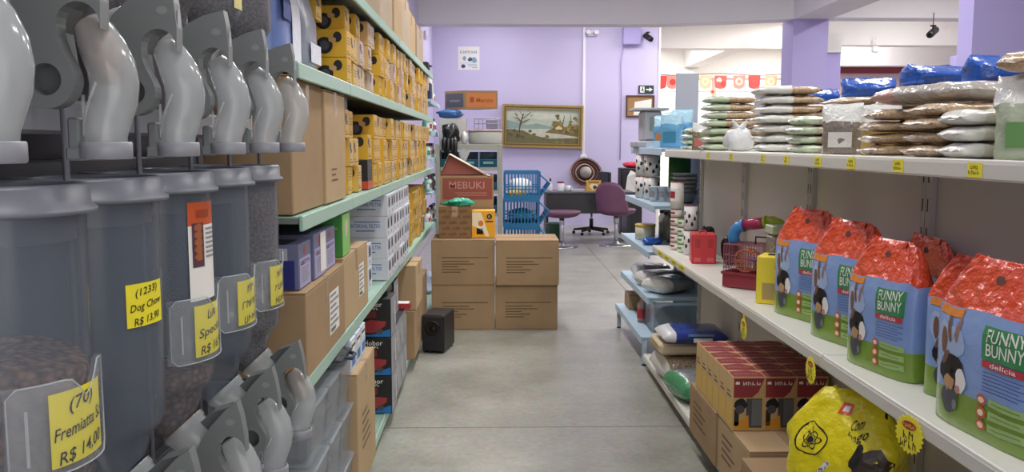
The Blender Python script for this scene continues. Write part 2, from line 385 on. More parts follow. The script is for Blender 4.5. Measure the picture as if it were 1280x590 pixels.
# electric box, camera, emergency light, cable, sensor
t = thing('electrical_box', 'lilac painted electrical box high on the back wall', 'electrical box', P(789, 46, yw))
MB().box(-.165, .165, -.12, 0, -.155, .155, lilac_d, .01).build('housing', t); MB().box(-.15, .15, -.128, -.121, -.14, .14, lilac_d, .004).build('cover', t)
def camera_thing(label, loc, rot, s=1, hang=False):
    t = thing('mounted_camera', label, 'security camera', loc, rot)
    MB().cyl((0, 0, .06), (0, -.0, .1), .012, blk).cyl((0, 0, .1), (0, 0, .115), .04, blk).build('bracket', t)
    b = MB().tube([(0, -.1, -.03), (0, -.06, -.01), (0, .08, .06)], [.045, .05, .05], mat('dark_grey_metal', '#3b3a3d', .35, metal=.4), 16).build('camera_barrel', t)
    MB().tube([(0, -.106, -.033), (0, -.101, -.0305)], [.035, .035], mat('lens_black', '#08080a', .1), 14).build('lens', b)
    return t
camera_thing('black security camera beside the electrical box on the lilac wall', P(810, 48, yw - .12), .5)
tcam = camera_thing('grey security camera hanging on a thin rod near the big lilac column', P(1166, 42, 12.2), -.9)
zrod = (zb - P(1166, 42, 12.2).z)
MB().cyl((0, 0, .115), (0, 0, zrod + .06), .006, blk).build('hanging_rod', tcam)
t = thing('emergency_light', 'small white twin-head emergency light at the top of the conduit', 'emergency light', P(740, 43, yw))
MB().box(-.1, .1, -.05, 0, -.03, .0, pipe, .008).build('battery_case', t)
for s in (-1, 1): MB().lathe([(.02, -.03), (.05, .03), (.045, .04)], pipe, (s * .07, -.07, .015), 14, M=Matrix.Rotation(math.radians(60), 3, 'X')).build('lamp_head', t)
MB().lathe([(.028, 0), (.022, .05), (.008, .09)], pipe, (0, -.03, 0), 12).build('mount_stem', t)
tag(MB().tube([P(779, 60, yw) + Vector((0, -.01, 0)), P(776, 80, yw) + Vector((0, -.01, 0)), P(777, 110, yw) + Vector((0, -.01, 0)), P(775, 200, yw) + Vector((0, -.01, 0))], .008, mat('lilac_cable', '#a79fca', .6), 6).build('wall_cable'), 'thin cable hanging down the wall under the electrical box', 'cable')
t = thing('motion_detector', 'small white motion sensor on the lilac wall above the tall shelves', 'sensor', Vector((XL, 14.0, P(544, 44, 14.0).z)))
MB().box(0, .05, -.05, .05, -.07, .07, pipe, .012).build('case', t); MB().box(.05, .056, -.035, .035, -.045, .0, mat('sensor_lens', '#f7f7f7', .2), .002).build('lens', t)
# small white device of unclear use, on a stem under the right white beam
t = thing('small_white_device', 'small white device on a stem under the white beam of the next room', 'siren', P(1094, 61, 14.9)); MB().box(-.05, .05, -.04, .05, -.06, .04, pipe, .01).build('case', t); MB().cyl((0, 0, .04), (0, 0, .2), .01, pipe).build('stem', t)
# bunting
yf = 16.5
rope = tag(MB().tube([P(822 + i * 16, 93 + 1.2 * math.sin(i), yf) for i in range(11)], .008, mat('bunting_string', '#8d6a66', .8), 6).build('bunting_string'), 'string stretched across the bright opening that carries red and orange paper flags', 'string')
reds = [mat('bunting_' + h[1:], h, .7) for h in ('#e0453f', '#e9877a', '#f1ae86', '#e2574c')]
FL = [(826, 'red', 0, 0), (841, 'salmon with a red dot', 1, 1), (882, 'orange with a pale ring', 2, 2), (901, 'red with torn pale patches', 3, 3), (924, 'salmon with a pale ring and red foot', 1, 2), (943, 'plain bright red', 0, 0), (964, 'orange with a pink ring', 2, 2)]
for i, (px, nm, c, st) in enumerate(FL):
    t = thing('hanging_flag', nm + ' paper flag, ' + ORD[i + 1] + ' from the lilac wall', 'flag', P(px, 94.5, yf - .012), group='paper flags on the bunting string')
    w = .115; poly = [(-w, 0), (w, 0), (w * .96, -.17)] + [(w * math.cos(a), -.18 - .07 * math.sin(a)) for a in [k * PI / 8 for k in range(1, 8)]] + [(-w * .96, -.17)]
    MB().prism(poly, 1, -.001, .001, reds[c]).build('paper', t)
    m = MB()
    if st == 1: m.disc(0, -.12, .06, .06, mat('bunting_dot', '#c23b35', .7), front(-.003))
    if st == 2: m.disc(0, -.11, .07, .07, mat('bunting_pale', '#f4cdb4', .7), front(-.003)).disc(0, -.11, .04, .04, reds[c], front(-.004))
    if st == 3: m.disc(-.03, -.08, .05, .04, mat('bunting_pale', '#f4cdb4', .7), front(-.003), wob=.15).disc(.05, -.16, .05, .05, mat('bunting_dot', '#c23b35', .7), front(-.003), wob=.1)
    if m.v: m.build('printed_motif', t, fix=False)
t = thing('hanging_flag', 'small round orange paper flag hanging lower than the others', 'flag', P(891, 112, yf - .03), group='paper flags on the bunting string')
MB().disc(0, -.04, .06, .06, reds[2], front(0)).disc(0, -.04, .03, .03, mat('bunting_dot', '#c23b35', .7), front(-.002)).build('paper', t, fix=False); MB().cyl((0, 0, .01), (0, .02, .25), .003, reds[1], 5).build('thread', t)
# grey partition top seen through the opening
tag(MB().box(4.0, 4.75, 13.4, 13.45, 0, P(960, 110, 13.4).z, mat('bluish_grey_panel', '#b3b7c4', .6), .004).build('partition_screen'), 'bluish grey partition screen standing in front of the bright windows', 'partition')
# ================================================================== left side: bulk kibble dispensers
smoke = mat('smoke_polycarbonate', '#727b8a', .2, alpha=.52, spec=.45)
clear = mat('clear_plastic', '#cdd2d6', .14, alpha=.46, spec=.7, coat=.3)
pocketm = mat('frosted_pocket', '#c6ccd3', .2, alpha=.22, spec=.5)
gatem = mat('grey_gate_plastic', '#777b7d', .42)
rimm = mat('lavender_grey_plastic', '#70747f', .35)
darkrec = mat('recess_grey', '#606466', .5)
kib = [mat('brown_kibble', '#b58b6c', .8, vor=(75, .7)), mat('grey_brown_kibble', '#9c8574', .8, vor=(130, .6)), mat('red_brown_kibble', '#8a5f50', .8, vor=(90, .6))]
def arc(cx, cz, r, a0, a1, n): return [(cx + r * math.cos(math.radians(a0 + (a1 - a0) * i / n)), cz + r * math.sin(math.radians(a0 + (a1 - a0) * i / n))) for i in range(n + 1)]
HUB = (-.054, .102)
PLATE = [(.012, .268), (.017, .24), (.02, .2), (.0185, .166)] + arc(-.0095, .172, .0275, 5, 180, 10) + [(-.0365, .155), (-.031, .138), (-.0225, .122)] + arc(HUB[0], HUB[1], .037, 12, -165, 14) + \
        [(-.0965, .115), (-.1, .14), (-.1, .17), (-.093, .198), (-.078, .222), (-.055, .243), (-.025, .258)]
PLATE_L = [p for p in PLATE[:-7]] + [(-.092, .105), (-.088, .14), (-.078, .17), (-.062, .196), (-.042, .222), (-.015, .249)]
PLATE_L = [(x + .013 * (.268 - z) / .166, z) for x, z in PLATE_L]
BX, BR, BZ = -.16, .113, .31                                        # bin axis, radius, bottom of its straight part (from the spout foot)
def funnel_loops(s=1.0, seg=28):
    loops = []; RC = Vector((-.112, 0, .208)); 
    for k in range(8):
        t = k / 7; e = t * t * (3 - 2 * t)
        cx = BX + (RC.x - BX) * e; cz = BZ + (RC.z - BZ) * t ** .8; r = (BR * (1 - t ** .85) + .043 * t ** .85) * s; an = math.radians(48) * e
        u = Vector((math.cos(PI / 2 - an) * 1, 0, math.sin(PI / 2 - an))); u = Vector((math.cos(an), 0, math.sin(an)))
        loops.append([Vector((cx, 0, cz)) + u * r * math.cos(2 * PI * q / seg) + Vector((0, 1, 0)) * r * math.sin(2 * PI * q / seg) for q in range(seg)])
    return loops
def cylmap(r, z0, a0=0):                                             # lays print on the bin wall, facing the aisle; a0 turns it round the bin
    def f(x, y):
        a = a0 + x / r; return (BX + r * math.cos(a), r * math.sin(a), z0 + y)
    return f
def dispenser(label, Y, z, fill=0, km=0, spout_fill=False):
    t = thing('kibble_dispenser', label, 'food dispenser', (-.52, Y, z), group='grey bulk kibble dispensers')
    seg = 28; fl = funnel_loops()
    up = [[Vector((BX + rr * math.cos(2 * PI * q / seg), rr * math.sin(2 * PI * q / seg), zz)) for q in range(seg)] for rr, zz in ((BR + .004, .685), (BR + .003, .55), (BR, .4))]
    hop = MB().loft(up + fl, smoke, False, False).build('hopper', t)
    a, b = Vector((-.112, 0, .208)), Vector((-.075, 0, .167))
    MB().tube([a, a + (b - a) * .2, a + (b - a) * .25, b], [.047, .047, .044, .044], clear, 20, False).build('neck_ring', t)
    MB().lathe([(BR + .006, .676), (BR + .019, .678), (BR + .019, .684), (BR + .011, .688), (BR + .01, .712), (BR + .006, .717), (BR - .006, .717), (BR - .008, .712), (BR - .01, .64)], rimm, (BX, 0, 0), 32, False, False).build('rim_ring', t)
    if fill:
        lo = funnel_loops(.96)
        n = max(1, int((fill - .31) / .06) + 1); cyl = []
        for i in range(n):
            zz = fill - (fill - BZ) * i / n
            cyl.append([Vector((BX + BR * .97 * math.cos(2 * PI * q / seg), BR * .97 * math.sin(2 * PI * q / seg), zz + (.012 * math.sin(q * .45 + Y * 9) if i == 0 else 0))) for q in range(seg)])
        k = MB().loft(cyl + lo, kib[km]).build('kibble', t); k['kind'] = 'stuff'
    hx = HUB[0] + (.013 if z < 1 else 0)
    g = MB().prism(PLATE if z > 1 else PLATE_L, 1, -.044, -.018, gatem, hole=arc(hx, HUB[1], .0205, 0, 342, 19))
    g.add([(hx + .0205 * math.cos(2 * PI * q / 20), -.02, HUB[1] + .0205 * math.sin(2 * PI * q / 20)) for q in range(20)], [tuple(range(20))], darkrec)
    gate = g.build('gate_plate', t, fix=False)
    MB().prism([(-.045, .24), (-.012, .25), (-.004, .215), (-.03, .195), (-.045, .165), (-.04, .12), (-.06, .08), (-.085, .1), (-.092, .16), (-.08, .21)], 1, -.0178, .0198, darkrec).build('gate_core', t, fix=False)
    lg = MB().disc(0, 0, .007, .017, mat('embossed_grey', '#a8acae', .5), lambda x, y: (.0206 - .0008, -.031 + x, .215 + y)).disc(-.002, .228, .0085, .0065, mat('embossed_light_grey', '#8a8e90', .5), front(-.0446)); lg.build('moulded_badge', gate, fix=False)
    # transparent S-shaped spout
    pts = [(-.018, .178), (-.008, .165), (.002, .145), (.011, .122), (.0145, .1), (.012, .078), (.006, .056), (.001, .036), (0, .022)]
    sp = MB().tube([(x, 0, zz) for x, zz in pts], [.02, .026, .0295, .031, .031, .0305, .0285, .0265, .026], clear, 20, False)
    sp.box(-.0295, -.0265, -.003, .003, .03, .085, clear, .001)
    sp.tube([(-.024, -.012, .045), (-.012, -.024, .068), (.004, -.0305, .1)], .0022, clear, 6)
    spo = sp.build('spout', t)
    MB().lathe([(.0305, 0), (.0325, .002), (.0325, .021), (.031, .023), (.0285, .023), (.0275, .002)], mat('collar_grey', '#9a9ca6', .35, alpha=.9), (0, 0, 0), 22, False, False).build('spout_collar', spo)
    if spout_fill: 
        k = MB().tube([(x - .003, 0, zz) for x, zz in pts[:5]], [.017, .022, .024, .022, .012], kib[0], 12).build('kibble_portion', spo); k['kind'] = 'stuff'
    MB().box(-.046, -.03, -.012, .012, .0, .055, gatem, .003).box(-.048, -.028, -.016, .016, -.002, .016, gatem, .003).build('mounting_clip', t)
    return t
def pocket(t, zc, card, lines, a0=0, tilt=0):
    r = BR + .012; f = cylmap(r, zc, a0); w, h = .085, .062
    n = 14; m = MB()
    def edge(i):                                                      # notched top edge of the pocket
        s = i / n; return h - .03 * math.exp(-((s - .66) / .1) ** 2) if s < .8 else h + .012
    lo = [f(-w + 2 * w * i / n, -h + (.012 if i in (0, n) else 0)) for i in range(n + 1)]; hi = [f(-w + 2 * w * i / n, edge(i) - (.012 if i == 0 else 0)) for i in range(n + 1)]
    f2 = cylmap(r - .008, zc, a0)
    lo2 = [f2(-w + 2 * w * i / n, -h) for i in range(n + 1)]; hi2 = [f2(-w + 2 * w * i / n, edge(i)) for i in range(n + 1)]
    m.loft([lo, hi], pocketm, False, False, closed=False).loft([hi2, lo2, lo], pocketm, False, False, closed=False)
    m.loft([[lo[0], hi[0]], [lo2[0], hi2[0]]], pocketm, False, False, closed=False).loft([[lo[-1], hi[-1]], [lo2[-1], hi2[-1]]], pocketm, False, False, closed=False)
    m.loft([[f(-w + .02, -h + .02), f(-w + .024, -h + .02)], [f(-w + .02, h - .03), f(-w + .024, h - .03)]], mat('pocket_rib', '#d5dade', .3, alpha=.4), False, False, closed=False)
    rim_ = [Vector(p) for p in lo + hi[::-1]]; m.tube(rim_ + [rim_[0]], .0013, mat('pocket_edge_glint', '#cfd6dc', .2, alpha=.45), 5)
    po = m.build('price_pocket', t)
    price_card(po, cylmap(r - .003, zc - .004, a0), .053, .05, lines, .02)
def price_card(parent, f, w, h, lines, ox=0):
    m = MB().patch(-w + ox, w + ox, -h, h, yel_tag, f, 10, 1)
    for i, (s, wd) in enumerate(lines):
        g = lambda x, y, i=i: f(x + ox, h - (i + .55) * 2 * h / len(lines) + y + .12 * x)
        q = Vector(f(0, 0)); 
        st = len(m.v); m.text(s, 1.05 * h / len(lines), black, g, wd * 2 * w, .15)
        for j in range(st, len(m.v)):                                 # lift the ink off the card
            v = Vector(m.v[j]); d = Vector((v.x - BX, v.y, 0)).normalized() * .0008; m.v[j] = tuple(v + d)
    m.build('price_card', parent, fix=False)
YD = [1.17 + .264 * i for i in range(5)]
LO = ['lower-row grey kibble dispenser nearest the viewer, yellow R$ 14,00 card in its pocket',
      'lower-row grey kibble dispenser with a yellow Dog Chow sticker stuck on the hopper',
      'lower-row grey kibble dispenser with orange and white product sticker above its price pocket',
      'lower-row grey kibble dispenser with only a price pocket, fourth from the viewer',
      'lower-row kibble dispenser filled high with grey-brown kibble, next to the cartons']
lower = []
for i, Y in enumerate(YD):
    lower.append(dispenser(LO[i], Y, .73, (.475, 0, .325, 0, .655)[i], (0, 1, 0, 1, 1)[i], i == 4))
pocket(lower[0], .4, 0, [('(70)', .45), ('Fremiatta Sc', .9), ('R$ 14,00', .8)], -.34)
f_ = cylmap(BR + .005, .5, -.3); price_card(lower[1], cylmap(BR + .0045, .512, -.3), .042, .035, [('(1233)', .6), ('Dog Chow', .85), ('R$ 13,90', .7)])
pocket(lower[2], .415, 0, [('~ca', .3), ('Special', .8), ('R$ 16,9', .75)], -.28)
pocket(lower[3], .42, 0, [('~ab', .3), ('~dacbe', .7), ('~bade', .6)], -.24)
pocket(lower[4], .415, 0, [('~abc', .4), ('~bcda', .6), ('~dcbe', .6)], -.2)
m = MB(); f_ = cylmap(BR + .0055, .575, -.25); f2 = cylmap(BR + .0065, .575, -.25)
m.patch(-.04, .045, -.105, .04, white, f_, 8, 1).patch(-.04, .045, .04, .085, mat('orange_label', '#c4562c', .5), f_, 8, 1)
m.patch(-.032, .0, -.04, .045, mat('purple_brown_photo', '#5b3b4c', .5), f2, 4, 1)
f3 = cylmap(BR + .0072, .575, -.25)
for k in range(5): m.disc(-.016, -.02 + k * .014, .011, .008, mat('orange_brown_photo', '#a5613c', .5), f3, 10, 1, wob=.1)
for k in range(7): m.patch(.006, .04, .03 - k * .009, .034 - k * .009, mat('grey_print', '#8f8d93', .6), f2, 4, 1)
m.patch(-.02, .02, .055, .07, mat('dark_orange_print', '#9c3f22', .5), f2, 4, 1)
m.build('product_sticker', lower[2], fix=False)
YU = [.906] + YD
UP = ['upper-row grey dispenser spout at the edge nearest the viewer, cut by the frame', 'upper-row grey kibble dispenser with brown kibble in its clear spout', 'upper-row grey dispenser with an empty clear spout, no label',
      'upper-row grey dispenser with green sticker on its kibble-filled hopper', 'upper-row grey dispenser with a pale yellow sticker on its hopper', 'upper-row grey dispenser farthest from the viewer, next to the blue and white bag']
upper = []
for i, Y in enumerate(YU):
    upper.append(dispenser(UP[i], Y, 1.48, (.5, .5, .46, .6, .62, .6)[i], (0, 0, 2, 1, 1, 1)[i], i == 1))
MB().patch(-.03, .03, -.02, .03, mat('green_sticker', '#3f9b4b', .5), cylmap(BR + .002, .335, .0), 6, 1).build('hopper_sticker', upper[3], fix=False)
MB().patch(-.03, .03, -.02, .03, mat('pale_yellow_sticker', '#d8cf86', .5), cylmap(BR + .002, .335, .0), 6, 1).build('hopper_sticker', upper[4], fix=False)
# rack that carries the dispensers
rk = mat('dark_grey_rack_metal', '#5b5d66', .4)
t = thing('dispenser_rack', 'dark grey metal rack that holds both rows of kibble dispensers', 'rack', (0, 0, 0))
MB().box(-.9, -.86, .6, 2.45, .0, 2.6, mat('rack_back_panel', '#4a4853', .6)).build('back_panel', t)
for z0 in (.765, 1.515): MB().box(-.735, -.675, .6, 2.43, z0, z0 + .055, mat('rack_rail_metal', '#85878f', .35), .006).build('rail', t)
for z0 in (.735, 1.47): MB().box(-.858, -.825, .6, 2.43, z0 - .09, z0 + .0, rk, .004).build('cross_member', t)
for i in range(7):
    y = .774 + .264 * i
    MB().cyl((-.64, y, 0), (-.64, y, 2.5), .005, mat('upright_metal', '#6b6d76', .35, metal=.3), 8).build('upright_rod', t)
for y in (.6, 2.405): MB().box(-.86, -.82, y, y + .04, 0, 2.6, rk).build('corner_post', t)

# ================================================================== left gondola shelving
def gondola(name, label, cat, side, xf, xb, y0, y1, levels, shelf_m, edge_m, under_m, back_m, group, ztop, tagstrip=None, xlev=None, legs=False):
    """side +1: goods face +x (left run); -1: goods face -x (right run). levels: shelf top heights"""
    t = thing(name, label, cat, (0, y0, 0), group=group); L = y1 - y0
    a, b = sorted((xb, xb - side * .03))
    MB().box(a, b, .001, L - .001, 0, ztop, back_m).build('back_panel', t)
    for yy in ((0.002, .03), (L - .03, L - .002)):
        a, b = sorted((xb + side * .0005, xb + side * .02)); m = MB().box(a, b, yy[0], yy[1], 0, ztop, mat('upright_enamel', '#b5b2ae', .45))
        xs = xb + side * .0206
        for k in range(int(ztop / .09)): m.patch(-.004, .004, .03 + k * .09, .07 + k * .09, mat('slot_dark', '#3c3a3a', .7), lambda p, q: (xs, (yy[0] + yy[1]) / 2 + p, q))
        m.build('upright', t, fix=False)
    for k, z in enumerate(levels):
        x = xlev[k] if xlev else xf; a, b = sorted((x, xb + side * .021)); m = MB()
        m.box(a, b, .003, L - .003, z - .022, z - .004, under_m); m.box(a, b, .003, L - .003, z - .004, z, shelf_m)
        sh = m.build('shelf', t, fix=False)
        a, b = sorted((x + side * .001, x + side * .014)); e = MB().box(a, b, .004, L - .004, z - .045, z + .003, edge_m, .003)
        if tagstrip: e.box(*sorted((x + side * .0145, x + side * .017)), .01, L - .01, z - .04, z - .008, tagstrip, 0)
        e.build('shelf_edge', sh)
        m = MB()
        for yy in (.035, L - .04):
            m2 = [(xb + side * .022, z - .0225), (xb + side * .058, z - .0225), (xb + side * .022, z - .075)]
            MB().prism(m2, 1, yy, yy + .003, under_m).build('bracket', sh)
    if legs:
        for xx in (xlev[-1], xb):
            for yy in (.01, L - .04): a, b = sorted((xx, xx + side * -.03)); MB().box(a, b, yy, yy + .03, .012, levels[-1] - .0225, edge_m).cyl(((a + b) / 2, yy + .015, 0), ((a + b) / 2, yy + .015, .012), .016, blk, 8).build('leg', t, fix=False)
        return t
    a, b = sorted((xlev[-1] - side * .03 if xlev else xf - side * .03, xb)); MB().box(a, b, .003, L - .003, 0, levels[-1] - .05, under_m).build('plinth', t)
    return t
XF, XBK = -.6, -1.06
LEVL = [2.14, 1.74, 1.28, .77, .075]
ends = [2.62, 3.54, 4.46, 5.38, 6.30, 7.22, 8.14]
for i in range(6):
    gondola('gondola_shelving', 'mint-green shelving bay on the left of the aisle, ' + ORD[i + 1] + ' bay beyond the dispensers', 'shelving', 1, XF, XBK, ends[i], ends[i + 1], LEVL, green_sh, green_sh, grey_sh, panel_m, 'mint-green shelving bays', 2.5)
# ================================================================== goods on the left shelves
def carton(label, x0, x1, y0, y1, z0, z1, m=None, seam='y', tape=True, marks=(), group=None, name='cardboard_carton', cat='carton', rot=0, flap=True):
    """marks: list of (face fn, list of (x0, x1, y0, y1)) printed strokes"""
    m = m or kraft; cx, cy = (x0 + x1) / 2, (y0 + y1) / 2; w, d, h = x1 - x0, y1 - y0, z1 - z0
    t = thing(name, label, cat, (cx, cy, z0), rot, group)
    b = MB().box(-w / 2, w / 2, -d / 2, d / 2, .001, h - .006, m, .004); b.build('carton_body', t)
    for s in (-1, 1):
        f = MB()
        if seam == 'y': f.box(*sorted((s * .0025, s * w / 2)), -d / 2, d / 2, h - .0055, h, m, .0015)
        else: f.box(-w / 2, w / 2, *sorted((s * .0025, s * d / 2)), h - .0055, h, m, .0015)
        f.build('top_flap', t)
    if tape:
        tp = MB(); k = .024; e = .0006
        if seam == 'y':
            tp.patch(-k, k, -d / 2, d / 2, tapem, topf(h + e)); 
            for s in (-1, 1): tp.patch(-k, k, h - .09, h + e, tapem, front(s * (d / 2 + e)))
        else:
            tp.patch(-w / 2, w / 2, -k, k, tapem, topf(h + e))
            for s in (-1, 1): tp.patch(-k, k, h - .09, h + e, tapem, aisle_l(s * (w / 2 + e)))
        tp.build('packing_tape', t, fix=False)
    for fn, strokes, im in marks:
        p = MB()
        for st in strokes:
            if isinstance(st[0], str): p.text(st[0], st[1], im, lambda x, y, st=st: fn(x + st[2], y + st[3]), st[4] if len(st) > 4 else None)
            else: p.patch(*st, im, fn)
        p.build('printed_marks', t, fix=False)
    return t
def ship_label(t, fn, w, h):
    p = MB().patch(-w, w, -h, h, white, fn)
    q = fn(0, 0); f2 = lambda x, y: tuple(Vector(fn(x, y)) + (Vector(fn(1, 0)) - Vector(q)).cross(Vector(fn(0, 1)) - Vector(q)) * .0006)
    for k in range(6): p.patch(-w * .85, w * (.85 if k % 2 else .4), h * (.75 - k * .27), h * (.87 - k * .27), mat('grey_print', '#8f8d93', .6), f2)
    for k in range(9): p.patch(w * (-.8 + k * .12), w * (-.74 + k * .12), -h * .92, -h * .72, black, f2)
    p.build('shipping_label', t, fix=False)
def lines(n, w, h0, step, seed=1):
    r = random.Random(seed); return [(-w, -w + 2 * w * r.uniform(.35, 1), h0 - k * step, h0 - k * step + step * .32) for k in range(n)]
S1, S2, S3, S4 = 2.1435, 1.7435, 1.2835, .7738
# big cartons on the third shelf
carton('plain upright cardboard carton on the third green shelf, nearest the dispensers', -1.0, -.615, 2.63, 3.09, S3, S3 + .425, kraft, 'x')
carton('plain upright cardboard carton on the third green shelf, beside the yellow tool boxes', -1.0, -.605, 3.1, 3.5, S3, S3 + .41, kraft2, 'x', marks=[(aisle_l(.1985, 0, .12), lines(3, .1, .0, .02, 4), ink)])
# cartons on the fourth shelf with the blue boxes on them
t = carton('cardboard carton with a white shipping label under the blue electrical boxes', -1.0, -.585, 2.63, 3.3, S4, 1.045, kraft, 'x'); ship_label(t, aisle_l(.2085, .12, .13), .09, .075)
t = carton('cardboard carton with a white label under the green box, beside the white filter boxes', -1.0, -.59, 3.32, 3.94, S4, 1.06, kraft2, 'x'); ship_label(t, aisle_l(.206, .12, .14), .07, .07)
bl = mat('deep_blue_box_print', '#2b2f7a', .45); pur = mat('pale_violet_box_print', '#a9a5cf', .5); lgrey = mat('light_grey_box_print', '#b9b9c4', .5)
def blue_box(label, x0, x1, y0, y1, z0, z1, sheet=False):
    cx, cy = (x0 + x1) / 2, (y0 + y1) / 2; w, d, h = x1 - x0, y1 - y0, z1 - z0
    t = thing('electrical_goods_box', label, 'box', (cx, cy, z0), 0, 'blue electrical boxes on the carton')
    MB().box(-w / 2, w / 2, -d / 2, d / 2, 0.001, h, mat('grey_blue_box', '#6e7192', .5), .003).build('box_body', t)
    p = MB(); f = front(-d / 2 - .0006); f2 = front(-d / 2 - .0012)
    p.patch(-w * .48, w * .46, h * .03, h * .66, bl, f).patch(-w * .48, w * .4, h * .66, h * .92, lgrey, f)
    p.disc(-w * .05, h * .36, w * .17, h * .2, mat('pale_steel_print', '#9aa0bd', .4), f2, wob=.12).disc(w * .1, h * .33, w * .2, h * .05, mat('pale_steel_print', '#9aa0bd', .4), front(-d / 2 - .0016)).patch(-w * .2, w * .3, h * .08, h * .14, mat('peach_print', '#d6b8b4', .5), f2)
    g = aisle_l(w / 2 + .0006); g2 = aisle_l(w / 2 + .0012)
    p.patch(-d * .46, d * .46, h * .04, h * .68, pur, g).disc(-d * .05, h * .84, d * .1, h * .09, mat('red_print', '#b0343c', .5), g)
    p.text('~motor', h * .12, mat('maroon_print', '#6d2a45', .5), aisle_l(w / 2 + .0012, 0, h * .58), d * .7)
    for k in range(6): p.patch(-d * .32, d * (.3 - .06 * (k % 3)), h * (.44 - k * .06), h * (.47 - k * .06), mat('grey_print', '#8f8d93', .6), g2)
    if sheet: p.patch(-d * .02, d * .45, h * .1, h * .98, white, aisle_l(w / 2 + .002))
    p.build('printed_panel', t, fix=False)
    return t
blue_box('dark blue electrical box on the carton, nearest the dispensers', -.96, -.61, 2.66, 2.83, 1.046, 1.19)
blue_box('blue electrical box with a blank white sheet on its aisle side, on the carton', -.96, -.605, 2.86, 3.06, 1.046, 1.2, True)
blue_box('blue electrical box with a red print, on the carton against the green box', -.96, -.61, 3.07, 3.26, 1.046, 1.195)
gr = mat('green_box_print', '#3f8a3c', .5); grl = mat('lime_box_print', '#86c264', .5)
t = thing('long_green_box', 'long green box with a lime end lying across the cartons', 'box', (-.785, 3.42, 1.062))
MB().box(-.2, .19, -.085, .085, 0, .165, gr, .003).build('box_body', t)
p = MB().patch(-.083, .083, .003, .162, grl, aisle_l(.1906)).disc(0, .11, .03, .035, mat('peach_print', '#d6b8b4', .5), aisle_l(.1912), wob=.1)
p.text('~alimenta', .05, mat('dark_green_print', '#1f5d2c', .5), front(-.0858, -.06, .1), .22).patch(.03, .17, .11, .116, grl, front(-.0858)); p.build('printed_panel', t, fix=False)
# white boxes of internal filters
fb = mat('filter_blue_print', '#3d76b8', .5); wb = mat('white_box_board', '#d3d5de', .5)
def make_filter(): 
    t = thing('filter_box', '', 'box', (0, 0, 0), 0, 'white filter boxes with blue lettering')
    w, d, h = .27, .27, .1135
    MB().box(-w / 2, w / 2, -d / 2, d / 2, 0, h, wb, .002).build('box_body', t)
    p = MB(); p.patch(-.125, .13, .004, .11, mat('white_box_face', '#cfd2dc', .5), front(-d / 2 - .0003)).text('INTERNAL FILTER', .02, fb, front(-d / 2 - .0006, .02, .062), .16).patch(-.04, .1, .082, .087, fb, front(-d / 2 - .0006)).patch(-.03, .07, .034, .04, fb, front(-d / 2 - .0006))
    p.build('printed_lettering', t, fix=False); p = MB().patch(-.125, .125, .006, .106, wb, aisle_l(w / 2 + .0003)); g = aisle_l(w / 2 + .0006)
    for s in (-1, 1): p.patch(s * .066 - .04, s * .066 + .04, .045, .1, mat('grey_photo_print', '#77797f', .5), g).disc(s * .066, .07, .018, .02, black, aisle_l(w / 2 + .0012)).patch(s * .066 - .012, s * .066 + .012, .012, .03, mat('grey_print', '#8f8d93', .6), g)
    p.build('printed_picture', t, fix=False); return t
ft = make_filter(); first = True
for c in range(5):
    for r in range(4 if c < 4 else 4):
        y = 4.72 + c * .285; x = -.712 - (.0, .0, .0, .0, .03)[c]
        lab = 'white filter box with blue lettering, %s layer of the %s stack' % (LAY[r], ORD[c + 1])
        if first: ft.location = (x, y, S4 + r * .1145); ft['label'] = lab; first = False
        else: copy_tree(ft, lab, (x + R.uniform(-.006, .006), y, S4 + r * .1145))
for c in range(2): copy_tree(ft, 'white filter box set back between carton and filter stack, ' + ('bottom' if not c else 'upper') + ' one', (-.77, 4.25, S4 + c * .1185))
for c in range(2): copy_tree(ft, 'white filter box lying against the back panel behind the front filter stack, ' + ('bottom' if not c else 'upper') + ' one', (-.905 + .0, 4.42 - .0 + .0, S4 + c * .1185)) if False else None

